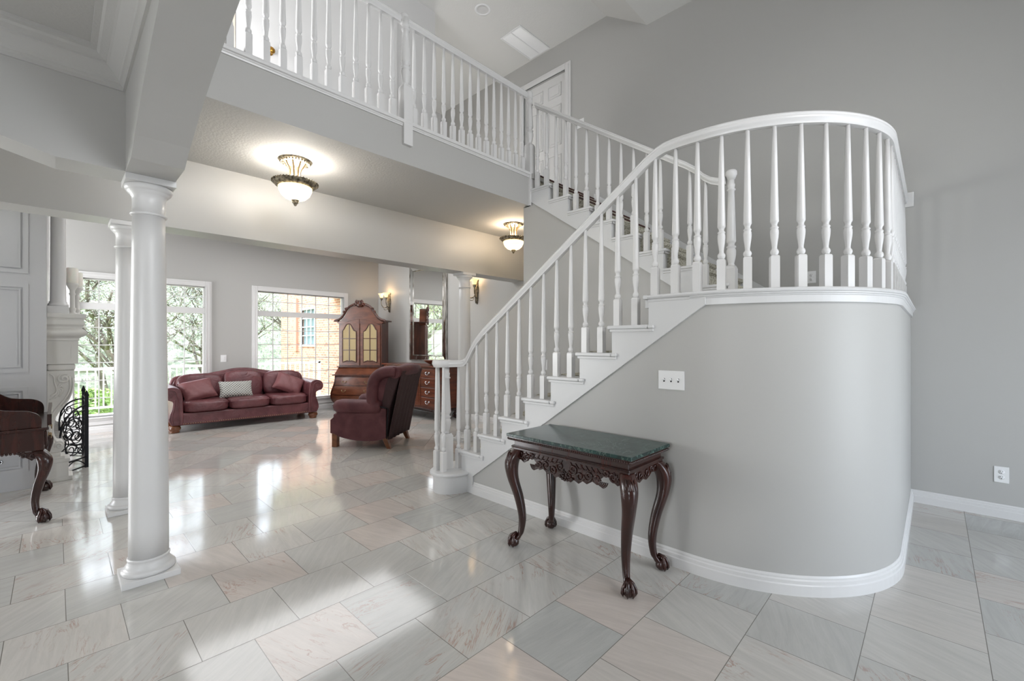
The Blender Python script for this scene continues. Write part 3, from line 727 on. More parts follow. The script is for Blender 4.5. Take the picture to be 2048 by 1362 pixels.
def cabriole(sx, sy, h, knee=.05, rk=.042, ra=.017, foot=.036, claws=True):
    """carved leg; sx, sy the outward diagonal signs, origin at the top corner block on the floor plan"""
    keys = [(h, 0, rk*.9), (h*.93, knee*.55, rk*1.08), (h*.84, knee*.9, rk*1.05), (h*.7, knee*.75, rk*.86), (h*.5, knee*.05, rk*.72), (h*.3, -knee*.35, rk*.58), (h*.15, -knee*.2, ra*1.15), (h*.10, knee*.1, ra*1.15), (h*.07, knee*.4, ra*1.5)]
    ks = smoothc(keys, 5); m = MB(); rings = []
    for z, o, r in ks:
        cx, cy = o*sx*.8, o*sy*.8; ring = []
        for k in range(16):
            a = 2*PI*k/16; e = (abs(math.cos(a))**3.2+abs(math.sin(a))**3.2)**(-1/3.2)
            ring.append((cx+r*e*math.cos(a), cy+r*e*math.sin(a), z))
        rings.append(ring)
    loft(m, rings)
    fx, fy = knee*.5*sx, knee*.5*sy
    m.lathe([(0, 0), (foot*.6, .003), (foot*.95, foot*.45), (foot, foot*.95), (foot*.9, foot*1.4), (foot*.5, foot*1.85), (0, foot*2)], (fx, fy, 0), n=18)
    if claws:
        a0 = math.atan2(sy, sx)
        for da in (-1.35, -.45, .45, 1.35):
            a = a0+da; c, s_ = math.cos(a), math.sin(a)
            m.tube([(fx*.6, fy*.6, foot*2.5), (fx+c*foot*.62, fy+s_*foot*.62, foot*2.0), (fx+c*foot*1.02, fy+s_*foot*1.02, foot*1.25), (fx+c*foot*1.1, fy+s_*foot*1.1, foot*.6), (fx+c*foot*.95, fy+s_*foot*.95, foot*.12)], [foot*.3, foot*.3, foot*.27, foot*.25, foot*.1], 7)
    return m
# ---- console table with green marble top
t = thing('console_table', 'dark carved console table with green marble top and claw feet, against the curved stair wall', 'console table', (2.40, 1.658, 0))
MB().box(-.24, -.475, .757, .24, .475, .778).build('marble_top', M_marble, t, .003, 2)
m = MB().box(-.232, -.467, .733, .232, .467, .757)
m.build('edge_moulding', M_mahog, t, .007, 3)
m = MB()
for i in range(62):
    y = -.462+.924*i/61; m.lathe([(0, -.008), (.007, -.004), (.008, 0), (.006, .006), (0, .008)], (-.233, y, .744), 6)
for i in range(32):
    x = -.228+.456*i/31; m.lathe([(0, -.008), (.007, -.004), (.008, 0), (.006, .006), (0, .008)], (x, -.468, .744), 6); m.lathe([(0, -.008), (.007, -.004), (.008, 0), (.006, .006), (0, .008)], (x, .468, .744), 6)
m.build('carved_beading', M_mahog, t)
MB().box(-.20, -.435, .695, .20, .435, .735).build('frieze', M_mahog, t, .002)
m = MB().box(-.215, -.45, .682, .215, .45, .697).box(-.208, -.443, .668, .208, .443, .683)
m.build('lower_moulding', M_mahog, t, .004)
m = MB()
for i in range(90): m.lathe([(0, -.004), (.0045, 0), (0, .004)], (-.216, -.447+.894*i/89, .6895), 5, smooth=False)
m.build('bead_row', M_mahog, t)
half = [(0, .548), (.03, .535), (.055, .555), (.09, .54), (.12, .562), (.15, .55), (.19, .575), (.225, .56), (.245, .60), (.275, .628), (.31, .62), (.335, .60), (.36, .585), (.385, .60), (.40, .60)]
ol = [(y, z) for y, z in half]; poly = [(-y, z) for y, z in ol[::-1]]+ol[1:]+[(.40, .68), (-.40, .68)]
for sx in (-1, 1):
    MB().prism(poly, .172*sx, .188*sx, 'x').build('apron', M_mahog, t, .003)
hs = [(0, .60), (.04, .585), (.08, .60), (.12, .625), (.16, .62)]
poly2 = [(-y, z) for y, z in hs[::-1]]+hs[1:]+[(.16, .68), (-.16, .68)]
for sy in (-1, 1): MB().prism(poly2, .405*sy, .421*sy, 'y').build('apron', M_mahog, t, .003)
def relief(m, pts, r, place):
    k = len(pts); m.tube([place(p) for p in pts], [r*(.5+.5*math.sin(PI*(i+.6)/(k+.4))) for i in range(k)], 6)
m = MB()
for sx in (-1,):
    pl = lambda p: (sx*.190, p[0], p[1])
    for sg in (-1, 1):
        q = lambda pts: [(sg*a, b) for a, b in pts]
        for (cx, cz, r0, tr, a0, s_) in ((.05, .62, .034, 1.4, 200, 1), (.105, .59, .03, 1.4, 20, -1), (.165, .605, .036, 1.3, 180, 1), (.225, .60, .028, 1.3, 0, -1), (.285, .645, .022, 1.2, 200, 1), (.335, .63, .03, 1.4, -20, -1), (.385, .64, .03, 1.3, 160, 1), (.02, .575, .022, 1.2, 90, 1)):
            relief(m, q(spiral(cx, cz, r0, .006, tr, a0, 20, s_)), .0075, pl)
        for i in range(9):
            y0 = .03+.038*i; relief(m, q(smoothc([(y0, .665), (y0+.012, .645), (y0+.03, .632), (y0+.045, .64)], 3)), .005, pl)
        for i in range(5):
            y0 = .19+.012*i; relief(m, q(smoothc([(y0, .61), (y0+.02, .585-.006*i), (y0+.045, .575-.002*i), (y0+.06, .59)], 3)), .006, pl)
    for (dy, dz) in ((-.03, .555), (-.012, .548), (.008, .546), (.028, .55), (.0, .562), (-.02, .567), (.02, .567), (.045, .56), (-.045, .56)):
        m.lathe([(0, -.011), (.009, -.006), (.0115, 0), (.009, .006), (0, .011)], (-.193, dy, dz), 10)
for sy in (-1, 1):
    pl = lambda p: (p[0], sy*.423, p[1])
    for sg in (-1, 1):
        for (cx, cz, r0, tr, a0, s_) in ((.04, .63, .028, 1.3, 200, 1), (.10, .645, .024, 1.3, 0, -1), (.145, .64, .024, 1.2, 160, 1)):
            relief(m, [(sg*a, b) for a, b in spiral(cx, cz, r0, .006, tr, a0, 18, s_)], .0065, pl)
m.build('scroll_carving', M_mahog, t)
for sx in (-1, 1):
    for sy in (-1, 1):
        l_ = cabriole(sx, sy, .672, .052, .041, .0165, .036).build('leg', M_mahog, t, loc=(sx*.176, sy*.412, 0))
        m = MB()
        for da in (-.9, -.3, .3, .9):
            a = math.atan2(sy, sx)+da; c, s_ = math.cos(a), math.sin(a)
            m.tube([(.03*sx+c*.03, .03*sy+s_*.03, .655), (.036*sx+c*.036, .036*sy+s_*.036, .60), (.036*sx+c*.034, .036*sy+s_*.034, .54), (.028*sx+c*.026, .028*sy+s_*.026, .47)], [.004, .009, .008, .003], 6)
        m.build('knee_carving', M_mahog, l_)

# ---- sofa
RZ = R(-3.75)
t = thing('sofa', 'burgundy leather camelback sofa with rolled arms, below the living room windows', 'sofa', (2.31, 8.37, 0), RZ)
MB().box(-1.0, .03, .11, 1.0, .90, .30).build('seat_rail', M_burg, t, .02, 3)
m = MB()
for i in range(62): m.lathe([(0, -.007), (.006, -.004), (.007, 0), (.006, .004), (0, .007)], (-.96+1.92*i/61, .026, .135), 6)
m.build('nailhead_trim', M_nail, t)
for i in range(3):
    x = -.62+.62*i
    m = MB().sell((x, .36, .385), (.315, .37, .095), 5, 10)
    c_ = m.build('seat_cushion', M_burg, t)
    m = MB().tube([(x+.30*a, -.0+.015, .43+0*b) for a, b in ((-1, 0), (-.5, 0), (0, 0), (.5, 0), (1, 0))], .006, 6)
    m.build('piping', M_burg, c_)
crest = smoothc([(-1.02, .70), (-.98, .80), (-.86, .835), (-.6, .84), (-.36, .88), (-.15, .92), (0, .93), (.15, .92), (.36, .88), (.6, .84), (.86, .835), (.98, .80), (1.02, .70)], 5)
MB().prism([(-1.02, .14)]+crest+[(1.02, .14)], .74, .92, 'y').build('back_frame', M_burg, t, .04, 4)
MB().tube([(x, .78, z-.012) for x, z in crest], .033, 10).build('crest_roll', M_burg, t)
for i, (x, h, w) in enumerate(((-.64, .20, .33), (0, .235, .31), (.64, .20, .33))):
    M = Matrix.Translation((x, .66, .62)) @ Matrix.Rotation(R(-12), 4, 'X')
    MB().sell((0, 0, .03), (w, .12, h+.03), 3.6, 12, 0, M).build('back_cushion', M_burg, t)
for sx in (-1, 1):
    x0 = 1.0*sx
    pl = smoothc([(.93, .12), (.93, .3), (.935, .5), (.945, .60), (.975, .68), (1.06, .715), (1.15, .69), (1.19, .61), (1.165, .535), (1.10, .51), (1.06, .48), (1.065, .40), (1.095, .30), (1.11, .21), (1.075, .12)], 5)
    a_ = MB().prism([(sx*a, b) for a, b in pl], .0, .86, 'y').build('arm', M_burg, t, .02, 3)
    sp = [(sx*a, b) for a, b in spiral(1.09, .61, .08, .02, 1.25, 200, 26, -1)]
    m = MB().tube([(a, -.004, b) for a, b in [(sx*.975, .14), (sx*.98, .35), (sx*.99, .5)]+sp], .008, 7)
    m.tube([(sx*a, -.004, b) for a, b in smoothc([(1.05, .14), (1.07, .24), (1.055, .34), (1.035, .44), (1.04, .52)], 4)], .007, 7)
    m.build('piping', M_burg, a_)
for sx in (-1, 1):
    for y in (.09, .80):
        MB().lathe([(.05, 0), (.062, .006), (.066, .02), (.06, .034), (.074, .045), (.082, .065), (.078, .085), (.07, .095), (.07, .112)], n=22).build('bun_foot', M_foot, t, loc=(sx*1.03, y, 0))
def cushion(nm, label, cat, x, y, z, h, rx, ry, rz_, m_, group=None, pinch=-.0, e=2.6):
    th = RZ; wx = 2.31+x*math.cos(th)-y*math.sin(th); wy = 8.37+x*math.sin(th)+y*math.cos(th)
    N = 18; vs = []; fs = []; mb = MB()
    for s_ in (-1, 1):
        for i in range(N+1):
            for j in range(N+1):
                u, v = -1+2*i/N, -1+2*j/N
                th_ = max(0, (1-u**4))**.5*max(0, (1-v**4))**.5
                k_ = 1-.07*(1-abs(u)**2)*abs(v)**3; l_ = 1-.07*(1-abs(v)**2)*abs(u)**3
                vs.append((u*h[0]*l_, s_*h[1]*th_+.004*math.sin(9*u+5*v)*th_, v*h[2]*k_))
    n1 = (N+1)**2
    for i in range(N):
        for j in range(N):
            a = i*(N+1)+j; fs.append((a, a+N+1, a+N+2, a+1)); fs.append((n1+a, n1+a+1, n1+a+N+2, n1+a+N+1))
    q = mb.add(vs, fs, True).build(nm, m_, None, loc=(wx, wy, z)); q.rotation_euler = (rx, ry, RZ+rz_)
    return tag(q, label, cat, group)
cushion('throw_pillow', 'faded burgundy square pillow slumped at the left end of the sofa', 'pillow', -.70, .36, .625, (.235, .085, .19), R(-38), R(-10), R(10), M_pillowb, e=3.2)
cushion('throw_pillow', 'oblong grey and white lattice pillow in the middle of the sofa', 'pillow', -.16, .36, .60, (.255, .07, .15), R(-24), R(1), R(2), M_latt, e=3.4)
cushion('throw_pillow', 'crumpled burgundy pillow leaning in the right corner of the sofa', 'pillow', .70, .40, .635, (.25, .09, .18), R(-32), R(24), R(-10), M_pillowb, e=2.6)

# ---- wing recliner
t = thing('wing_recliner', 'plum wing-back recliner turned to the windows, its back to the stairs', 'armchair', (3.11, 5.72, 0), R(35.4))
side = smoothc([(.42, .19), (.37, .185), (.28, .145), (.12, .112), (-.06, .10), (-.24, .112), (-.37, .15)], 5)+[(-.37, .54), (.28, .54)]+smoothc([(.31, .50), (.35, .43), (.42, .37)], 4)
for sx in (-1, 1): MB().prism(side, sx*.30, sx*.385, 'x').build('side_panel', M_reclin, t, .02, 3)
MB().box(-.31, -.33, .17, .31, .38, .36).build('seat_base', M_reclin, t, .02)
MB().sell((0, .14, .42), (.295, .31, .085), 5, 10).build('seat_cushion', M_reclin, t)
MB().box(-.295, .38, .17, .295, .435, .44).build('footrest', M_reclin, t, .025, 3)
for sx in (-1, 1):
    m = MB(); rings = []
    for y, r in [(-.30, .05), (-.285, .08), (-.24, .098), (0, .10), (.20, .102), (.28, .10), (.34, .084), (.37, .055), (.378, .01)]:
        rings.append([(sx*.345+r*math.cos(2*PI*k/18)*1.02, y, .553+r*math.sin(2*PI*k/18)*.95) for k in range(18)])
    loft(m, rings).build('arm_pad', M_reclin, t)
back = [(-.37, .14), (-.405, .55), (-.50, .85), (-.575, 1.06), (-.42, 1.07), (-.34, .85), (-.27, .55), (-.27, .14)]
MB().prism(back, -.345, .345, 'x').build('back_shell', M_reclind, t, .02, 3)
MB().sell((0, -.24, .78), (.28, .10, .29), 3.2, 10, 0, Matrix.Translation((0, -.03, 0))).build('back_cushion', M_reclin, t)
for sx in (-1, 1):
    wing = smoothc([(-.15, .56), (-.14, .72), (-.155, .85), (-.20, .95), (-.29, 1.01), (-.40, 1.03), (-.55, 1.03)], 5)+[(-.475, .78), (-.40, .55)]
    MB().prism(wing, sx*.29, sx*.34, 'x').build('wing', M_reclin, t, .015, 2)
    pth = smoothc([(-.18, .585), (-.165, .70), (-.175, .84), (-.215, .935), (-.30, 1.0), (-.41, 1.025), (-.51, 1.015)], 6)
    MB().tube([(sx*.355, a, b) for a, b in pth], [.062]+[.078]*(len(pth)-2)+[.07], 14).build('wing_roll', M_reclin, t)
m = MB().tube([(-.40+.08*i, -.49-.05*math.sin(PI*i/10), 1.01+.02*math.sin(PI*i/10)) for i in range(11)], .078, 14)
m.build('top_roll', M_reclin, t)
# loose back cloth hanging below the roll
rings = []
cl = MB(); n_ = 22; vs = []; fs = []
for i in range(n_+1):
    x = -.36+.72*i/n_
    for j in range(11):
        z = 1.03-.90*j/10; y = -.575+.19*(j/10)**.8-.012*math.sin(i*1.7+j*.5)*(j/10)-.012
        vs.append((x, y, z)); 
for i in range(n_):
    for j in range(10): fs.append((i*11+j, (i+1)*11+j, (i+1)*11+j+1, i*11+j+1))
c_ = cl.add(vs, fs, True).build('back_cloth', M_reclind, t); so = c_.modifiers.new('s', 'SOLIDIFY'); so.thickness = .012
MB().tube([(-.40, -.17, .60), (-.40, -.3, .565), (-.39, -.40, .535)], .008, 6).build('seam_cord', M_black, t)
MB().tube([(-.39, -.40, .535), (-.385, -.385, .3), (-.38, -.38, .14)], .009, 6).build('seam_cord', M_black, t)
for sx in (-1, 1):
    MB().box(-.036, -.036, 0, .036, .036, .20).build('front_leg', M_foot, t, .004, loc=(sx*.325, .375, 0))
    m = MB(); rings = []
    for z, o, r in ((.16, 0, .036), (.11, -.004, .033), (.05, -.025, .028), (0, -.05, .025)):
        rings.append([(r*a, o+r*b, z) for a, b in ((-1, -1), (1, -1), (1, 1), (-1, 1))])
    loft(m, rings[::-1], smooth=False).build('rear_leg', M_foot, t, .003, loc=(sx*.32, -.34, 0))

# ---- secretary cabinet
AZ = math.atan2(-.8, .6)
t = thing('secretary_cabinet', 'tall red-brown bombe secretary with arched carved top and two glazed doors, in the far corner', 'cabinet', (4.28, 8.54, 0), AZ)
def ringbox(w, f, b, z, n=7):
    out = [( -w + 2*w*i/n, f-.03*math.sin(PI*i/n), z) for i in range(n+1)] + [(w, b, z), (-w, b, z)]
    return out
keys = smoothc([(.13, .47, .03), (.2, .52, -.02), (.30, .545, -.05), (.42, .53, -.045), (.55, .495, -.015), (.68, .475, .0), (.73, .475, .0)], 4)
m = MB(); loft(m, [ringbox(w, f, .50, z) for z, w, f in keys]); cs = m.build('chest', M_cherryd, t)
cs.modifiers.new('es', 'EDGE_SPLIT').split_angle = R(45)
def prof_at(z):
    for i in range(len(keys)-1):
        if keys[i][0] <= z <= keys[i+1][0]:
            q = (z-keys[i][0])/(keys[i+1][0]-keys[i][0]+1e-9); return tuple(keys[i][k]+(keys[i+1][k]-keys[i][k])*q for k in (1, 2))
    return keys[-1][1:]
def pull(parent, x, y, z, s=1, mt=M_brass, rot=0, ry=1):
    m = MB()
    for k in (-1, 1): m.lathe([(0, -.004), (.011, 0), (.006, .012), (0, .016)], (0, 0, 0), 8)
    st_ = 0
    m = MB()
    for k in (-1, 1):
        a = len(m.v); m.lathe([(.0, 0), (.012*s, .001), (.01*s, .004), (.004*s, .006), (.004*s, .018), (0, .02)], (0, 0, 0), 8); m.xf(a, Matrix.Translation((k*.033*s, 0, 0)) @ Matrix.Rotation(R(90), 4, 'X'))
    m.tube([(k*.033*s*math.cos(q), -.018, -.028*s*math.sin(q)) for k, q in [(1, PI*i/10) for i in range(11)]], .0035*s, 6)
    o = m.build('pull', mt, parent, loc=(x, y, z)); o.rotation_euler = (0, 0, rot); return o
for z0, z1 in ((.155, .33), (.345, .52), (.535, .69)):
    rg = []
    for i in range(7):
        z = z0+(z1-z0)*i/6; w, f = prof_at(z); w -= .05
        rg.append([(-w+2*w*k/8, f-.012-.03*math.sin(PI*(.1+.8*k/8)), z) for k in range(9)]+[(w, f+.02, z), (-w, f+.02, z)])
    dr = loft(MB(), rg).build('drawer', M_cherry, t); dr.modifiers.new('es', 'EDGE_SPLIT').split_angle = R(45)
    zc = (z0+z1)/2; w, f = prof_at(zc)
    for sx in (-1, 1): pull(dr, sx*.24, f-.038, zc, 1.15)
MB().box(-.51, -.05, .728, .51, .50, .752).build('waist_moulding', M_cherryd, t, .008, 3)
MB().prism([(-.02, .752), (.16, .90), (.50, .90), (.50, .752)], -.475, .475, 'x').build('slant_front', M_cherry, t, .004)
MB().box(-.50, .115, .89, .50, .50, .915).build('shelf_moulding', M_cherryd, t, .006, 3)
MB().box(-.47, .16, .915, .47, .50, 1.87).build('upper_case', M_cherryd, t, .004)
ped = smoothc([(-.545, 1.845), (-.54, 1.865), (-.47, 1.885), (-.40, 1.93), (-.33, 2.02), (-.28, 2.10), (-.20, 2.17), (-.08, 2.215), (0, 2.225), (.08, 2.215), (.20, 2.17), (.28, 2.10), (.33, 2.02), (.40, 1.93), (.47, 1.885), (.54, 1.865), (.545, 1.845)], 4)
MB().prism([(-.47, 1.80)]+[(x*.93, z-.02) for x, z in ped]+[(.47, 1.80)], .15, .30, 'y').build('pediment', M_cherry, t, .004)
MB().tube([(x, .135, z) for x, z in ped], .024, 8).build('pediment_moulding', M_cherryd, t)
m = MB().box(.47, .12, 1.845, .54, .52, 1.875).box(-.54, .12, 1.845, -.47, .52, 1.875); m.build('cornice', M_cherryd, t, .008, 3)
m = MB(); pl = lambda p: (p[0], .115, p[1])
for sg in (-1, 1):
    for (cx, cz, r0, tr, a0, s_) in ((.045, 2.235, .045, 1.4, 200, 1), (.10, 2.21, .032, 1.3, 20, -1), (.03, 2.18, .03, 1.2, 120, 1), (.285, 2.115, .03, 1.3, 30, -1), (.33, 2.05, .025, 1.2, 200, 1)):
        relief(m, [(sg*a, b) for a, b in spiral(cx, cz, r0, .006, tr, a0, 18, s_)], .014, pl)
    relief(m, [(sg*a, b) for a, b in smoothc([(.0, 2.28), (.03, 2.27), (.06, 2.285), (.09, 2.25)], 4)], .014, pl)
m.sell((0, .11, 2.20), (.05, .03, .06), 2.2, 6)
m.build('carved_crest', M_cherryd, t)
for sx in (-1, 1):
    c_ = sx*.225
    top = smoothc([(-.215, 1.77), (-.19, 1.775), (-.1, 1.82), (0, 1.86), (.1, 1.885), (.215, 1.90)], 3)
    top = [(c_+sx*-a if sx > 0 else c_+a, b) for a, b in top]
    if sx > 0: pass
    poly = [(c_-.215, .935), (c_+.215, .935)]+sorted(top, key=lambda q: -q[0])
    d_o = MB().prism(poly, .142, .162, 'y').build('door', M_cherry, t, .003)
    # arched pane with cream lining behind the glass
    gl = [(-.145, 1.0), (-.10, 1.015), (-.05, 1.03), (0, 1.02), (.05, 1.03), (.10, 1.015), (.145, 1.0), (.15, 1.04), (.15, 1.60), (.145, 1.64), (.10, 1.66), (.06, 1.72), (.02, 1.79), (-.02, 1.80), (-.06, 1.79), (-.10, 1.73), (-.125, 1.68), (-.15, 1.66), (-.15, 1.04)]
    if sx > 0: gl = [(-a, b) for a, b in gl][::-1]
    gl = [(c_+a, b) for a, b in gl]
    MB().prism(gl, .137, .1425, 'y').build('pane', M_cream, d_o)
    MB().prism(gl, .132, .1335, 'y').build('glass', M_cabglass, d_o)
    m = MB().tube([(a, .136, b) for a, b in gl], .011, 7, closed=True); m.build('glazing_frame', M_cherryd, d_o)
    m = MB().box(c_-.008, .128, 1.01, c_+.008, .137, 1.80).box(c_-.15, .128, 1.245, c_+.15, .137, 1.26).box(c_-.15, .128, 1.485, c_+.15, .137, 1.50); m.build('muntins', M_cherryd, d_o)
for sx in (-1, 1):
    for y, sy in ((.04, -1), (.45, 1)):
        cabriole(sx, sy, .15, .04, .035, .016, .024, False).build('foot', M_cherryd, t, loc=(sx*.46, y, 0))

# ---- sideboard, bowl and mirror on the side wall
t = thing('sideboard', 'red mahogany sideboard with brass drawer pulls under the tall mirror', 'sideboard', (4.97, 7.33, 0))
y0, y1 = -.92, .92
MB().box(-.25, y0+.02, .19, .24, y1-.02, .955).build('carcass', M_mahog2, t, .004)
MB().box(-.285, y0-.02, .955, .26, y1+.02, .985).build('top', M_mahog2, t, .008, 3)
m = MB().box(-.275, y0, .15, .25, y1, .20)
m.build('base_moulding', M_mahog, t, .01, 3)
m = MB()
for i in range(56): m.tube([(-.278, y0+.02+.033*i, .192), (-.285, y0+.028+.033*i, .175), (-.28, y0+.036+.033*i, .158)], .008, 6)
m.build('gadroon_carving', M_mahog, t)
zs = [.225, .41, .59, .765, .93]
for (a, b) in ((-.90, -.44), (.44, .90)):
    for i in range(4):
        d_o = MB().box(-.266, a+.012, zs[i]+.008, -.25, b-.012, zs[i+1]-.008).build('drawer', M_mahog2, t, .005)
        p_ = pull(d_o, -.27, (a+b)/2, (zs[i]+zs[i+1])/2+.01, 1.5, M_chrome, R(-90))
for (a, b) in ((-.43, -.005), (.005, .43)):
    d_o = MB().box(-.262, a, .235, -.25, b, .77).build('door', M_mahog2, t, .004)
    MB().box(-.268, a+.05, .29, -.262, b-.05, .715).build('door_panel', M_mahog2, d_o, .006)
    d_o = MB().box(-.262, a, .785, -.25, b, .93).build('drawer', M_mahog2, t, .004); pull(d_o, -.27, (a+b)/2, .865, 1.4, M_chrome, R(-90))
for sx, x in ((-1, -.22), (1, .2)):
    for sy in (-1, 1): cabriole(sx, sy, .17, .04, .035, .018, .026).build('leg', M_mahog, t, loc=(x, sy*.86, 0))
b_ = MB().lathe([(.05, 0), (.07, .004), (.06, .012), (.10, .03), (.16, .06), (.185, .09), (.19, .098), (.18, .096), (.155, .065), (.09, .035), (0, .028)], n=28, closed=False).build('bowl', M_mahog2, None, loc=(4.93, 6.78, .985))
tag(b_, 'shallow carved wooden bowl on the sideboard, below the mirror', 'bowl')
t = thing('wall_mirror', 'tall silver-framed mirror hanging above the sideboard on the side wall', 'mirror', (5.258, 7.41, 1.05))
hw, H = .61, 1.95; f = .095
MB().box(-.02, -hw, 0, 0, hw, H).build('backing', M_silver, t)
MB().box(-.026, -hw+f, f, -.02, hw-f, H-f).build('mirror_glass', M_mirror, t)
for (pts) in (((-hw, 0), (hw, 0), (hw-f, f), (-hw+f, f)), ((hw, 0), (hw, H), (hw-f, H-f), (hw-f, f)), ((hw, H), (-hw, H), (-hw+f, H-f), (hw-f, H-f)), ((-hw, H), (-hw, 0), (-hw+f, f), (-hw+f, H-f))):
    v = [(-.045 if i < 2 else -.028, a, b) for i, (a, b) in enumerate(pts)]+[(-.02, a, b) for a, b in pts]
    MB().add(v, [(0, 1, 2, 3), (7, 6, 5, 4), (0, 4, 5, 1), (1, 5, 6, 2), (2, 6, 7, 3), (3, 7, 4, 0)]).build('bevelled_border', M_mirror, t)
def rect(h_, z0, z1, x): return [(x, -h_, z0), (x, h_, z0), (x, h_, z1), (x, -h_, z1)]
for (h_, z0, z1, x) in ((hw, 0, H, -.045), (hw-f, f, H-f, -.03)):
    P = rect(h_, z0, z1, x); m = MB()
    for i in range(4): m.tube([P[i], P[(i+1) % 4]], .011, 6)
    m.build('frame_bead', M_silver, t)
# ---- wall sconces
def sconce():
    t = thing('wall_sconce', 'bronze leaf sconce with two lit amber glass cups, left of the tall mirror', 'wall lamp', (5.259, 8.90, 2.08))
    m = MB(); prof = smoothc([(0, -.0), (.02, .03), (.028, .09), (.035, .17), (.05, .24), (.04, .32), (.028, .38), (.045, .44), (.02, .46)], 3)
    rings = []
    for w_, z in prof: rings.append([(-.022*abs(math.cos(a))*min(1, w_*30)-.002, w_*math.sin(a)*1.0, z) for a in [PI*(-.5+i/8) for i in range(9)]])
    loft(m, rings)
    for k in (-1, 0, 1): m.tube([(-.026, k*.012, .02), (-.035, k*.02, .15), (-.04, k*.03, .26), (-.03, k*.022, .42)], [.004, .009, .01, .004], 6)
    m.build('backplate', M_ornate, t)
    for sy in (-1, 1):
        m = MB()
        m.tube([(-x_, sy*y_, z_) for x_, y_, z_ in smoothc([(.02, .01, .20), (.07, .05, .12), (.13, .09, .14), (.16, .105, .22), (.155, .10, .30)], 5)], .0085, 8)
        m.tube([(-.08-.03*math.cos(q), sy*(.06+.02*math.cos(q)), .10-.03*math.sin(q)) for q in [i*.35 for i in range(15)]], .006, 6)
        m.lathe([(.004, 0), (.012, .006), (.02, .012), (.022, .02), (.03, .028), (.024, .04), (.034, .05), (.03, .056)], (-.155, sy*.10, .28), 14)
        a_ = m.build('scroll_arm', M_ornate, t)
        MB().lathe([(.026, 0), (.036, .02), (.044, .05), (.055, .075), (.078, .095), (.074, .096), (.05, .078), (.038, .05), (.028, .02)], (-.155, sy*.10, .335), 20, closed=False).build('glass_cup', M_sconceglass, a_)
    return t
s1 = sconce()
s2 = copy_tree(s1); s2.location = (5.259, 5.93, 2.09); s2['label'] = 'bronze leaf sconce half hidden behind the column right of the tall mirror'
for y in (8.90, 5.93): light('sconce_bulb', 'POINT', (5.10, y, 2.53), 2.6, (1, .66, .34), .04)
# ---- ceiling lights
def ceiling_lamp():
    t = thing('ceiling_light', 'bronze semi-flush ceiling light with glowing bowl, above the middle of the hall', 'ceiling light', (1.48, 4.10, 3.018))
    MB().lathe([(.0, -.02), (.06, -.028), (.09, -.02), (.115, -.018), (.135, -.008), (.14, 0)], n=36).build('canopy', M_ornate, t)
    m = MB()
    for k in range(30):
        a = 2*PI*k/30; m.lathe([(0, -.01), (.007, -.005), (.008, 0), (0, .008)], (.118*math.cos(a), .118*math.sin(a), -.018), 6)
    m.build('canopy_beads', M_ornate, t)
    m = MB()
    for k in range(8):
        a = 2*PI*k/8+.2; c, s_ = math.cos(a), math.sin(a)
        m.tube([(r*c, r*s_, z) for r, z in smoothc([(.085, -.02), (.07, -.045), (.047, -.085), (.042, -.13), (.05, -.17), (.062, -.195)], 3)], .0075, 6, flat=.6)
    m.build('cage_rods', M_gold if False else M_brass, t)
    m = MB().lathe([(.125, -.245), (.14, -.235), (.165, -.225), (.182, -.205), (.185, -.195), (.178, -.19), (.15, -.195), (.06, -.197), (.06, -.203), (.12, -.215)], n=48, closed=False)
    for k in range(44):
        a = 2*PI*k/44; m.sell((.183*math.cos(a), .183*math.sin(a), -.196), (.010, .010, .010), 2, 2)
    m.build('ribbed_ring', M_ornate, t)
    MB().lathe([(.138, -.238), (.135, -.262), (.118, -.30), (.085, -.332), (.045, -.348), (.0, -.352)], n=40, closed=False).build('glass_bowl', M_lampglass, t)
    MB().lathe([(.0, -.345), (.03, -.345), (.034, -.352), (.022, -.36), (.026, -.368), (.022, -.376), (.012, -.384), (.014, -.39), (.008, -.398), (0, -.402)], n=18, closed=False).build('finial', M_ornate, t)
    return t
c1 = ceiling_lamp()
c2 = copy_tree(c1); c2.location = (4.33, 4.14, 3.018); c2['label'] = 'bronze semi-flush ceiling light glowing amber, partly hidden by the stair wall corner'
light('ceiling_bulb', 'POINT', (1.48, 4.10, 2.89), 34, (1, .95, .88), .06)
light('ceiling_bulb', 'POINT', (1.48, 4.10, 2.735), 8, (1, .93, .82), .06)
light('ceiling_bulb', 'POINT', (4.33, 4.14, 2.89), 24, (1, .80, .58), .06)
light('ceiling_bulb', 'POINT', (4.33, 4.14, 2.735), 7, (1, .80, .58), .06)

# ---- desk at the left edge
t = thing('writing_desk', 'dark mahogany writing desk with curved side gallery and carved claw-foot legs, at the left edge', 'desk', (-.42, 5.56, 0))
MB().box(-.38, -.545, .565, .36, .545, .72).build('apron', M_mahog2, t, .004)
for ch in t.children: ch.data.materials[0] = M_mahog
MB().box(-.40, -.565, .72, .385, .565, .742).build('desk_top', M_mahog, t, .005, 3)
gal = smoothc([(.345, .742), (.345, .80), (.325, .845), (.27, .875), (.19, .885), (.13, .90), (.06, .95), (-.02, 1.02), (-.12, 1.08), (-.3, 1.12)], 5)+[(-.38, 1.12), (-.38, .742)]
for y in (-.545, .52): MB().prism(gal, y, y+.025, 'y').build('side_gallery', M_mahog, t, .003)
MB().box(-.38, -.52, .742, -.355, .52, 1.10).build('back_board', M_mahog, t)
d_o = MB().box(.36, -.47, .59, .374, .47, .70).build('drawer', M_mahog, t, .003)
for y in (-.28, .28): pull(d_o, .378, y, .65, 1.2, M_brass, R(90))
MB().box(.375, -.50, .75, .40, .50, .835).build('writing_flap', M_mahog, t, .003)
m = MB()
for sy in (-1, 1):
    for i in range(30): m.lathe([(0, -.01), (.01, -.003), (.009, .005), (0, .01)], (-.36+.021*i, sy*.545, .56), 6)
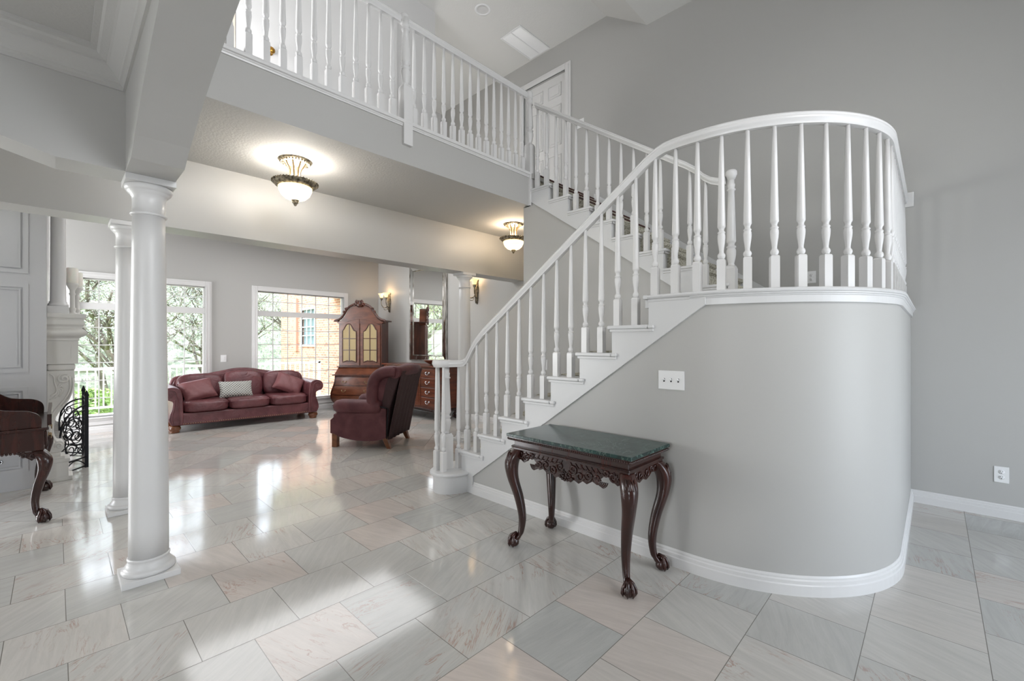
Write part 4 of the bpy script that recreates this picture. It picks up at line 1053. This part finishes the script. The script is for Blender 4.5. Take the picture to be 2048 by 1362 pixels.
m.build('gadroon_carving', M_mahog, t)
for sx in (-1, 1):
    for sy in (-1, 1):
        l_ = cabriole(sx, sy, .565, .055, .042, .019, .040).build('leg', M_mahog, t, loc=(sx*.325, sy*.50, 0))
        m = MB(); pl = lambda p: (p[0]*sx, sy*.042+.0*p[0], p[1])
        relief(m, spiral(-.02, .525, .03, .006, 1.3, 0, 18, 1), .007, pl); relief(m, spiral(-.075, .535, .02, .005, 1.2, 180, 14, -1), .006, pl)
        m.prism([(sx*.03, .56), (sx*-.03, .56), (sx*-.12, .56), (sx*-.07, .525), (sx*-.03, .49)], sy*.02, sy*.038, 'y')
        m.build('knee_carving', M_mahog, l_)

# ---- fireplace mantel
t = thing('fireplace_mantel', 'white stone fireplace mantel with scroll corbels, seen end-on behind the desk', 'fireplace mantel', (-.06, 7.30, 0))
Yh = .96
def slab(z0, z1, x, name='shelf_moulding', bv=.006, dy=0):
    return MB().box(0, -Yh+.18-x*.65-dy, z0, x+.06, Yh-.18+x*.65+dy, z1).build(name, M_mantel, t, bv, 2)
MB().box(0, -.955, 1.655, .285, .955, 1.70).build('mantel_shelf', M_mantel, t, .006, 3)
CS = smoothc([(0, 0), (.012, .002), (.014, .022), (.028, .034), (.05, .045), (.068, .065), (.07, .088), (.052, .108), (.034, .122), (.032, .14), (.042, .152), (.055, .165), (.052, .185), (.045, .21), (.046, .23), (0, .231)], 3)
MB().sweep([(0, -.90, 1.425), (.22, -.90, 1.425), (.22, .90, 1.425), (0, .90, 1.425)], CS).build('cornice_moulding', M_mantel, t)
fz = MB().box(0, -.90, 1.185, .225, .90, 1.425).build('frieze', M_mantel, t, .003)
m = MB()
for (a, b, c, d) in ((.045, 1.225, .185, 1.237), (.045, 1.378, .185, 1.39), (.045, 1.237, .057, 1.378), (.173, 1.237, .185, 1.378)): m.box(a, -.908, b, c, -.90, d)
m.build('frieze_panel', M_mantel, fz)
MB().box(0, -.895, 1.12, .205, .895, 1.185).build('bed_moulding', M_mantel, t, .02, 3)
cp = smoothc([(.195, 1.12), (.20, 1.05), (.195, .95), (.165, .83), (.115, .74), (.07, .66), (.05, .56), (.052, .46), (.07, .41), (.105, .40), (.125, .36), (.115, .31), (.08, .29)], 5)
for y in (-.89, .71):
    c_ = MB().prism([(0, 1.12)]+cp+[(0, .29)], y, y+.18, 'y').build('corbel', M_mantel, t, .006, 2)
    m = MB(); pl = lambda p: (p[0], y-.004, p[1])
    relief(m, spiral(.12, 1.035, .05, .008, 1.5, 60, 26, 1), .012, pl); relief(m, spiral(.085, .355, .032, .006, 1.3, 200, 20, -1), .009, pl)
    m.tube([pl(p) for p in smoothc([(.16, 1.06), (.168, .95), (.14, .85), (.09, .77), (.045, .69), (.025, .58), (.028, .46), (.05, .39)], 6)], .009, 7)
    m.tube([pl(p) for p in smoothc([(.185, 1.04), (.186, .95), (.158, .84), (.108, .755)], 6)], .006, 7)
    for i in range(6):
        a = R(-20+34*i); relief(m, smoothc([(.075, .94), (.075+.03*math.cos(a-1.6), .94+.05*math.sin(a-1.6)), (.06+.055*math.cos(a-1.9), .93+.085*math.sin(a-1.9))], 5), .011, pl)
    relief(m, smoothc([(.02, 1.09), (.05, 1.06), (.055, 1.0), (.07, .93), (.06, .86), (.02, .83)], 5), .01, pl)
    m.build('acanthus_carving', M_mantel, c_)
    for z0, z1, x in ((.255, .29, .10), (.225, .255, .13), (.19, .225, .165), (.025, .19, .155), (0, .045, .185)):
        MB().box(0, y-.01-x*.12, z0, x, y+.19+x*.12, z1).build('plinth', M_mantel, t, .005, 2)
t = thing('column', 'short white column standing on the near end of the fireplace mantel', 'column', (.02, 6.47, 1.70))
MB().box(-.078, -.078, 0, .078, .078, .075).build('plinth', M_col, t, .003)
MB().lathe([(.075, .075), (.078, .085), (.074, .1), (.065, .108), (.066, .12), (.06, .128), (.058, .3), (.055, 1.0), (.052, 1.60)], n=32).build('shaft', M_col, t)
def candle(x, y, h, label):
    t = thing('candle_holder', label, 'candle holder', (x, y, 1.70), group=None)
    MB().lathe([(.042, 0), (.045, .008), (.036, .016), (.022, .024), (.026, .05), (.03, .065), (.02, .075), (.019, h*.6), (.027, h*.66), (.02, h*.7), (.022, h*.78), (.04, h*.9), (.048, h*.95), (.05, h)], n=24).build('stem', M_mantel, t)
    MB().lathe([(.044, 0), (.046, .004), (.046, .155), (.042, .16), (.035, .155), (0, .15)], (0, 0, h), 24, closed=False).build('candle', M_candle, t)
candle(.125, 6.56, .33, 'white turned candle holder with thick ivory candle, nearest the end of the mantel')
candle(.165, 6.78, .31, 'white candle holder just behind the front one on the mantel')
# ---- fireplace screen
t = thing('fireplace_screen', 'black wrought iron fireplace screen with scrollwork standing before the fireplace', 'fire screen', (.245, 6.90, 0))
ang = math.atan2(-.30, -.21)
def scrolls(m, f, w, ztop):
    for (u, z, r, a0, tr, sg) in ((.25, .22, .075, 0, 1.4, 1), (.62, .24, .085, 180, 1.4, -1), (.42, .38, .10, 90, 1.5, 1), (.7, .42, .07, 0, 1.4, -1), (.3, .50, .06, 200, 1.3, 1), (.62, .56, .07, 30, 1.3, -1), (.5, .30, .12, 0, 1.0, 1), (.48, .46, .12, 0, 1.0, 1), (.85, .32, .06, 120, 1.3, 1), (.86, .52, .05, 120, 1.2, -1)):
        if z+r > ztop(u): continue
        m.tube([f(u+dx/w*1.0, z+dz) for dx, dz in spiral(0, 0, r, r*.3 if tr > 1 else r, tr, a0, 22, sg)], .0055, 6)
def side(f, w, name, rise0, rise1):
    zt = lambda u: rise1+(rise0-rise1)*math.sqrt(max(0, 1-u*u))
    m = MB()
    m.tube([f(i/14, zt(i/14)) for i in range(15)], .010, 6); m.tube([f(i/14, zt(i/14)-.05) for i in range(14)], .006, 6)
    m.tube([f(0, .12), f(1, .12)], .009, 6); m.tube([f(1, .03), f(1, zt(1))], .009, 6); m.tube([f(0, .02), f(1, .02)], .008, 6)
    m.tube([f(.0+.9*i/10, .02+.09*math.sin(PI*i/10)) for i in range(11)], .006, 6)
    m.build(name, M_black, t)
    m = MB(); scrolls(m, f, w, zt); m.build('scrollwork', M_black, t)
side(lambda u, z: (-.21*u, -.30*u, z), .366, 'side_panel', .70, .42)
side(lambda u, z: (.0, .80*min(1, u), z) if u <= 1 else (.0, .80, z), .8, 'centre_panel', .76, .74)
side(lambda u, z: (-.21*u, .80+.30*u, z), .366, 'side_panel', .70, .42)
for y in (0, .8): MB().box(-.016, y-.016, 0, .016, y+.016, .80).lathe([(.02, .80), (.022, .81), (.006, .86), (0, .87)], (0, y, 0), 10).build('post', M_black, t)

# ================================================================== SMALL WALL AND CEILING FITTINGS
def plate(nm, label, cat, loc, rz, w=.075, h=.12, kind='outlet', n=1, group=None):
    """faces local -Y"""
    t = thing(nm, label, cat, loc, rz, group)
    MB().box(-w/2, -.006, -h/2, w/2, 0, h/2).build('cover_plate', M_plate, t, .002, 2)
    if kind == 'outlet':
        for s_ in (-1, 1):
            z = s_*h*.165; k = h/.12
            m = MB().lathe([(0, 0), (.0165*k, 0), (.0165*k, .0025), (0, .0025)], n=20); m.xf(0, Matrix.Translation((0, -.006, z)) @ Matrix.Rotation(R(90), 4, 'X')); r_ = m.build('receptacle', M_plate, t)
            q = MB().box(-.007*k, -.0095, z+.001*k, -.005*k, -.0083, z+.009*k).box(.005*k, -.0095, z+.001*k, .007*k, -.0083, z+.009*k).box(-.0025*k, -.0095, z-.01*k, .0025*k, -.0083, z-.005*k)
            q.build('slots', M_slot, r_)
    else:
        for i in range(n):
            x = (i-(n-1)/2)*.046
            if kind == 'toggle':
                MB().box(x-.005, -.007, -.012, x+.005, -.005, .012).build('toggle_slot', M_slot, t)
                tg = MB().box(-.004, -.018, -.005, .004, 0, .005).build('toggle', M_plate, t, .001); tg.location = (x, -.005, .001); tg.rotation_euler = (R(-25), 0, 0)
            else: MB().box(x-.016, -.009, -.033, x+.016, -.005, .033).build('rocker', M_plate, t, .002)
    return t
plate('wall_outlet', 'white duplex outlet low on the right wall above the baseboard', 'outlet', (XR, -.384, .345), R(-90), .082, .128)
plate('wall_outlet', 'white duplex outlet on the stair landing, behind the curved balusters', 'outlet', (XR, .893, 2.06), R(-90), .075, .12)
plate('wall_outlet', 'small white outlet seen through the lower stair balusters, near the column', 'outlet', (XR, 5.92, .31), R(-90), .075, .12)
plate('wall_switch', 'single white switch plate on the stair side wall, seen between the balusters', 'switch', (3.90, 3.23, 1.15), R(-90), .078, .12, 'toggle')
plate('wall_switch', 'three-gang white toggle switch plate on the curved wall above the console table', 'switch', (2.70, 1.20, 1.165), R(-90), .168, .118, 'toggle', 3)
plate('wall_switch', 'white switch plate between the two living room windows', 'switch', (2.143, YB, 1.115), 0, .09, .13, 'rocker', 1)
plate('wall_switch', 'white double switch plate beside the upstairs door, behind the handrail', 'switch', (XR, 3.69, 4.57), R(-90), .125, .125, 'toggle', 2)
t = thing('recessed_downlight', 'round white recessed downlight in the high ceiling', 'downlight', (4.0, 4.40, 5.899))
MB().lathe([(.075, -.0), (.075, -.006), (.108, -.004), (.11, 0)], n=36, closed=False).build('trim_ring', M_plate, t)
MB().lathe([(.076, -.004), (.06, .0), (.05, -.001), (0, -.002)], n=32, closed=False).build('reflector', M_lav, t)
t = thing('ceiling_vent', 'large square return air grille in the high ceiling beside the downlight', 'vent', (4.89, 4.425, 5.899))
m = MB().box(-.335, -.20, -.012, .335, -.178, 0).box(-.335, .178, -.012, .335, .20, 0).box(-.335, -.178, -.012, -.313, .178, 0).box(.313, -.178, -.012, .335, .178, 0).box(-.313, -.008, -.012, .313, .008, 0)
m.build('grille_frame', M_plate, t, .002)
m = MB()
for i in range(40):
    for a, b in ((-.178, -.008), (.008, .178)):
        x = -.308+.0156*i; m.add([(x, a, -.002), (x+.012, a, -.009), (x+.012, b, -.009), (x, b, -.002), (x, a, -.001), (x+.012, a, -.008), (x+.012, b, -.008), (x, b, -.001)], [(0, 1, 2, 3), (7, 6, 5, 4), (0, 4, 5, 1), (2, 6, 7, 3)])
m.build('louvres', M_plate, t)
k_ = MB().lathe([(0, 0), (.024, 0), (.022, .005), (.013, .008), (.012, .004), (0, .004)], n=20); k_.xf(0, Matrix.Rotation(R(90), 4, 'X'))
t = thing('gas_key_valve', 'small round chrome gas valve on the fireplace panel, left of the desk leg', 'gas valve', (-.362, 6.279, .285))
k_.build('escutcheon', M_chrome, t)
q = MB().lathe([(0, 0), (.007, 0), (.007, .0045), (0, .0045)], n=12); q.xf(0, Matrix.Translation((0, -.001, 0)) @ Matrix.Rotation(R(90), 4, 'X')); q.build('key_hole', M_slot, t)

# ================================================================== OUTSIDE THE WINDOWS
M_deck = mat('pale_concrete', srgb(225,222,214), .8)
M_rail = mat('white_exterior_paint', srgb(240,240,238), .5)
M_grass = mat('spring_grass', srgb(110,150,60), .9); vary(M_grass, srgb(84,122,46), srgb(170,196,104), .6, 5)
M_bark = mat('grey_bark', srgb(92,84,76), .9); vary(M_bark, srgb(60,54,48), srgb(128,120,108), 6, 5, (1,1,.2))
def leafmat(nm, a, b):
    m = mat(nm, a, .6); n, l, bs = nodes(m)
    oi = n.new('ShaderNodeNewGeometry'); r = n.new('ShaderNodeTexWhiteNoise'); r.noise_dimensions = '3D'
    mp = n.new('ShaderNodeVectorMath'); mp.operation = 'SNAP'; mp.inputs[1].default_value = (.25, .25, .25)
    l.new(oi.outputs['Position'], mp.inputs[0]); l.new(mp.outputs[0], r.inputs['Vector'])
    mx = n.new('ShaderNodeMix'); mx.data_type = 'RGBA'; mx.inputs[6].default_value = (*a, 1); mx.inputs[7].default_value = (*b, 1)
    l.new(r.outputs['Value'], mx.inputs[0]); l.new(mx.outputs[2], bs.inputs['Base Color']); return m
M_leaf = [leafmat('yellow_green_leaves', srgb(150,156,104), srgb(206,204,158)), leafmat('grey_green_twigs', srgb(118,126,120), srgb(176,182,172)), leafmat('fresh_green_leaves', srgb(110,146,76), srgb(172,196,124)), leafmat('dusty_green_leaves', srgb(126,136,124), srgb(184,190,174))]
o = struct('ground_outside', bx(-40, YB+.14, -2.6, 40, 60, -2.5), M_grass); o.name = 'floor_lawn'
o = struct('floor_deck', bx(-6, YB+.14, -.25, 9, 12.35, -.05), M_deck)
t = thing('deck_railing', 'white metal railing with ring ornaments along the outside deck', 'railing', (1, 12.2, -.05))
m = MB().box(-6, -.03, .90, 4.05, .03, .95).box(-6, -.02, .12, 4.05, .02, .16)
m.build('top_rail', M_rail, t)
for i in range(76):
    x = -5.0+.12*i
    if x > 4.0: break
    MB().box(x-.011, -.011, .14, x+.011, .011, .90).build('picket', M_rail, t)
for x in (-5.9, -3.9, -1.9, .1, 2.1, 4.03): MB().box(x-.03, -.03, 0, x+.03, .03, .97).build('post', M_rail, t)
for x in (-.66, 2.76):
    for d_ in (-.035, .10):
        m = MB().tube([(x+d_+.045*math.cos(2*PI*k/16), -.015, .72+.045*math.sin(2*PI*k/16)) for k in range(16)], .008, 6, closed=True); m.build('ring_ornament', M_rail, t)
# brick wing of the house
t = thing('brick_house_wing', 'sunlit orange brick wing of the house seen through the right-hand window', 'building', (6.4, 14, -2.5))
def hw_(mb): mb.v = [(x-6.4, y-14, z+2.5) for x, y, z in mb.v]; return mb
m = MB().box(6.05, 9.57, -2.5, 6.4, 15.0, 5.2).box(6.05, 16.1, -2.5, 6.4, 18.2, 5.2).box(6.05, 15.0, -2.5, 6.4, 16.1, 1.35).box(6.05, 15.0, 2.55, 6.4, 16.1, 5.2).box(6.4, 18.0, -2.5, 11, 18.2, 5.2)
hw_(m).build('brick_wall', M_brick, t)
m = MB().box(6.02, 14.93, 1.28, 6.08, 15.0, 2.62).box(6.02, 16.1, 1.28, 6.08, 16.17, 2.62).box(6.02, 15.0, 2.55, 6.08, 16.1, 2.62).box(6.0, 14.9, 1.28, 6.10, 16.2, 1.36)
for i in range(1, 3): m.box(6.05, 15.0+1.1*i/3-.015, 1.36, 6.07, 15.0+1.1*i/3+.015, 2.55)
for i in range(1, 4): m.box(6.05, 15.0, 1.36+1.19*i/4-.015, 6.07, 16.1, 1.36+1.19*i/4+.015)
wf = hw_(m).build('window_frame', M_rail, t)
hw_(bx(6.10, 15.0, 1.36, 6.12, 16.1, 2.55)).build('pane', mat('dark_outside_pane', srgb(120,140,145), .1), wf)
hw_(MB().box(5.98, 16.5, 1.1, 6.05, 16.75, 3.0)).build('shutter', mat('tan_shutter', srgb(196,150,128), .7), t)
# porch roof that shades the windows
t = thing('porch_roof', 'white porch ceiling outside, above the right-hand window', 'porch roof', (5, 11, 3))
MB().prism([(-2.1, -1.42), (2.6, -1.42), (2.6, 2.6), (-.7, 2.6)], -.18, -.05, 'z').build('soffit', M_rail, t)
MB().box(-6.5, -1.40, .12, 2.6, .4, .2).build('eave', M_rail, t)
# trees
def hill():
    m = MB(); rnd = random.Random(3); nx, nz = 150, 46; vs = []; fs = []
    for i in range(nx+1):
        for j in range(nz+1):
            u = i/nx; v = j/nz; h_ = 13+3*math.sin(u*9)+2*math.sin(u*23+1)
            vs.append((-38+92*u, 33+12*v**1.4+rnd.uniform(-.3, .3), -2.5+h_*v**.8+rnd.uniform(-.12, .12)))
    for i in range(nx):
        for j in range(nz): a = i*(nz+1)+j; fs.append((a, a+nz+1, a+nz+2, a+1))
    mt = mat('spring_woods', srgb(130,136,112), .95)
    n, l, b = nodes(mt); tc = n.new('ShaderNodeTexCoord'); t_ = n.new('ShaderNodeTexNoise'); t_.inputs['Scale'].default_value = 3.5; t_.inputs['Detail'].default_value = 14; t_.inputs['Roughness'].default_value = .9
    r = n.new('ShaderNodeValToRGB'); e = r.color_ramp.elements; e[0].position = .38; e[0].color = (*srgb(84,92,90), 1); e[1].position = .62; e[1].color = (*srgb(214,216,190), 1); q = e.new(.5); q.color = (*srgb(146,152,134), 1)
    l.new(tc.outputs['Object'], t_.inputs['Vector']); l.new(t_.outputs[0], r.inputs[0]); l.new(r.outputs[0], b.inputs['Base Color'])
    o = m.add(vs, fs, True).build('wooded_hillside', mt); tag(o, 'hazy wooded hillside in early leaf filling the view beyond the deck railing', 'woods', kind='stuff')
hill()
def tree(x, y, h, crown, lm, label, nleaf=2600, lean=0, sz=.11, dens=1.0):
    rnd = random.Random(int(x*31+y*17))
    t = thing('tree', label, 'tree', (x, y, -2.5))
    m = MB(); tips = []
    def branch(p, d, L, r, lev):
        pts = [p]; q = Vector(p); dd = Vector(d)
        for i in range(5):
            dd = (dd+Vector((rnd.uniform(-.22, .22), rnd.uniform(-.22, .22), rnd.uniform(-.05, .16)))).normalized(); q = q+dd*(L/5); pts.append(tuple(q))
        m.tube(pts, [r*(1-.11*i) for i in range(6)], 6 if lev else 9)
        if lev < 3:
            for k in range(4 if lev else 7):
                j = rnd.randint(2, 5); a = rnd.uniform(0, 2*PI); nd = (dd*.55+Vector((math.cos(a), math.sin(a), rnd.uniform(.0, .7)))).normalized()
                branch(pts[j], nd, L*rnd.uniform(.45, .68), r*.5, lev+1)
        if lev >= 2: tips.extend(pts[2:])
    branch((0, 0, 0), (lean, 0, 1), h*.55, .05+.009*h, 0)
    m.build('trunk', M_bark, t)
    vs = []; fs = []
    for i in range(nleaf):
        b = rnd.choice(tips); g = crown*.22
        c = Vector((b[0]+rnd.gauss(0, g), b[1]+rnd.gauss(0, g), b[2]+rnd.gauss(0, g*.8)))
        u = Vector((rnd.gauss(0, 1), rnd.gauss(0, 1), rnd.gauss(0, 1))).normalized()*sz*rnd.uniform(.4, 1); v = u.cross(Vector((rnd.gauss(0, 1), rnd.gauss(0, 1), rnd.gauss(0, 1)))).normalized()*sz*.4
        k = len(vs); vs += [tuple(c-u), tuple(c+v), tuple(c+u), tuple(c-v)]; fs.append((k, k+1, k+2, k+3))
    MB().add(vs, fs).build('foliage', lm, t)
    return t
T = [(-5.5, 25, 11, 4, 0, 'pale yellow-green tree at the far left of the woods outside'), (-1.2, 22, 10, 3.6, 1, 'grey twiggy tree outside the left window, left of centre'), (1.6, 27, 12, 4.4, 0, 'tall yellow-green tree behind the others outside the left window'),
     (2.4, 19, 9, 3.2, 3, 'leaning grey-green tree right behind the deck railing'), (5.0, 24, 11, 4, 1, 'bare-branched tree outside, between the two windows'), (8.2, 21.5, 10, 3.6, 3, 'dusty green tree seen left of the brick wing'),
     (11.5, 28, 12, 4.4, 0, 'large pale tree far off behind the brick wing'), (-9, 29, 12, 4.6, 2, 'green tree at the far left edge of the woods'), (6.5, 30, 13, 4.6, 3, 'distant tall dusty tree in the middle of the woods')]
for x, y, h, c_, li, lb in T: tree(x, y, h, c_, M_leaf[li], lb, 15000, sz=.045)
def shrub(x, y, r, lm, label, n=6500):
    rnd = random.Random(int(x*13+y)); t = thing('shrub', label, 'shrub', (x, y, -2.5)); vs = []; fs = []
    for i in range(n):
        a = rnd.uniform(0, 2*PI); ph = rnd.uniform(0, PI/2); rr = r*rnd.uniform(.7, 1.02)
        c = Vector((rr*math.cos(a)*math.cos(ph), rr*math.sin(a)*math.cos(ph), rr*1.25*math.sin(ph)))
        u = Vector((rnd.gauss(0, 1), rnd.gauss(0, 1), rnd.gauss(0, 1))).normalized()*.055; v = u.cross(Vector((rnd.gauss(0, 1), rnd.gauss(0, 1), rnd.gauss(0, 1)))).normalized()*.03
        k = len(vs); vs += [tuple(c-u), tuple(c+v), tuple(c+u), tuple(c-v)]; fs.append((k, k+1, k+2, k+3))
    MB().add(vs, fs).build('foliage', lm, t)
    m = MB()
    for k in range(5): m.tube([(0, 0, 0), (.5*r*math.cos(k*1.3), .5*r*math.sin(k*1.3), r*.8)], [.04, .015], 5)
    m.build('stems', M_bark, t)
for x, y, r, lb in ((-1.6, 14.2, 2.1, 'bright green shrub behind the railing, leftmost'), (.6, 14.6, 2.2, 'bright green shrub behind the railing, seen beside the near columns'), (3.1, 14.6, 1.9, 'bright green shrub behind the railing, above the sofa back')):
    shrub(x, y, r, M_leaf[2], lb)
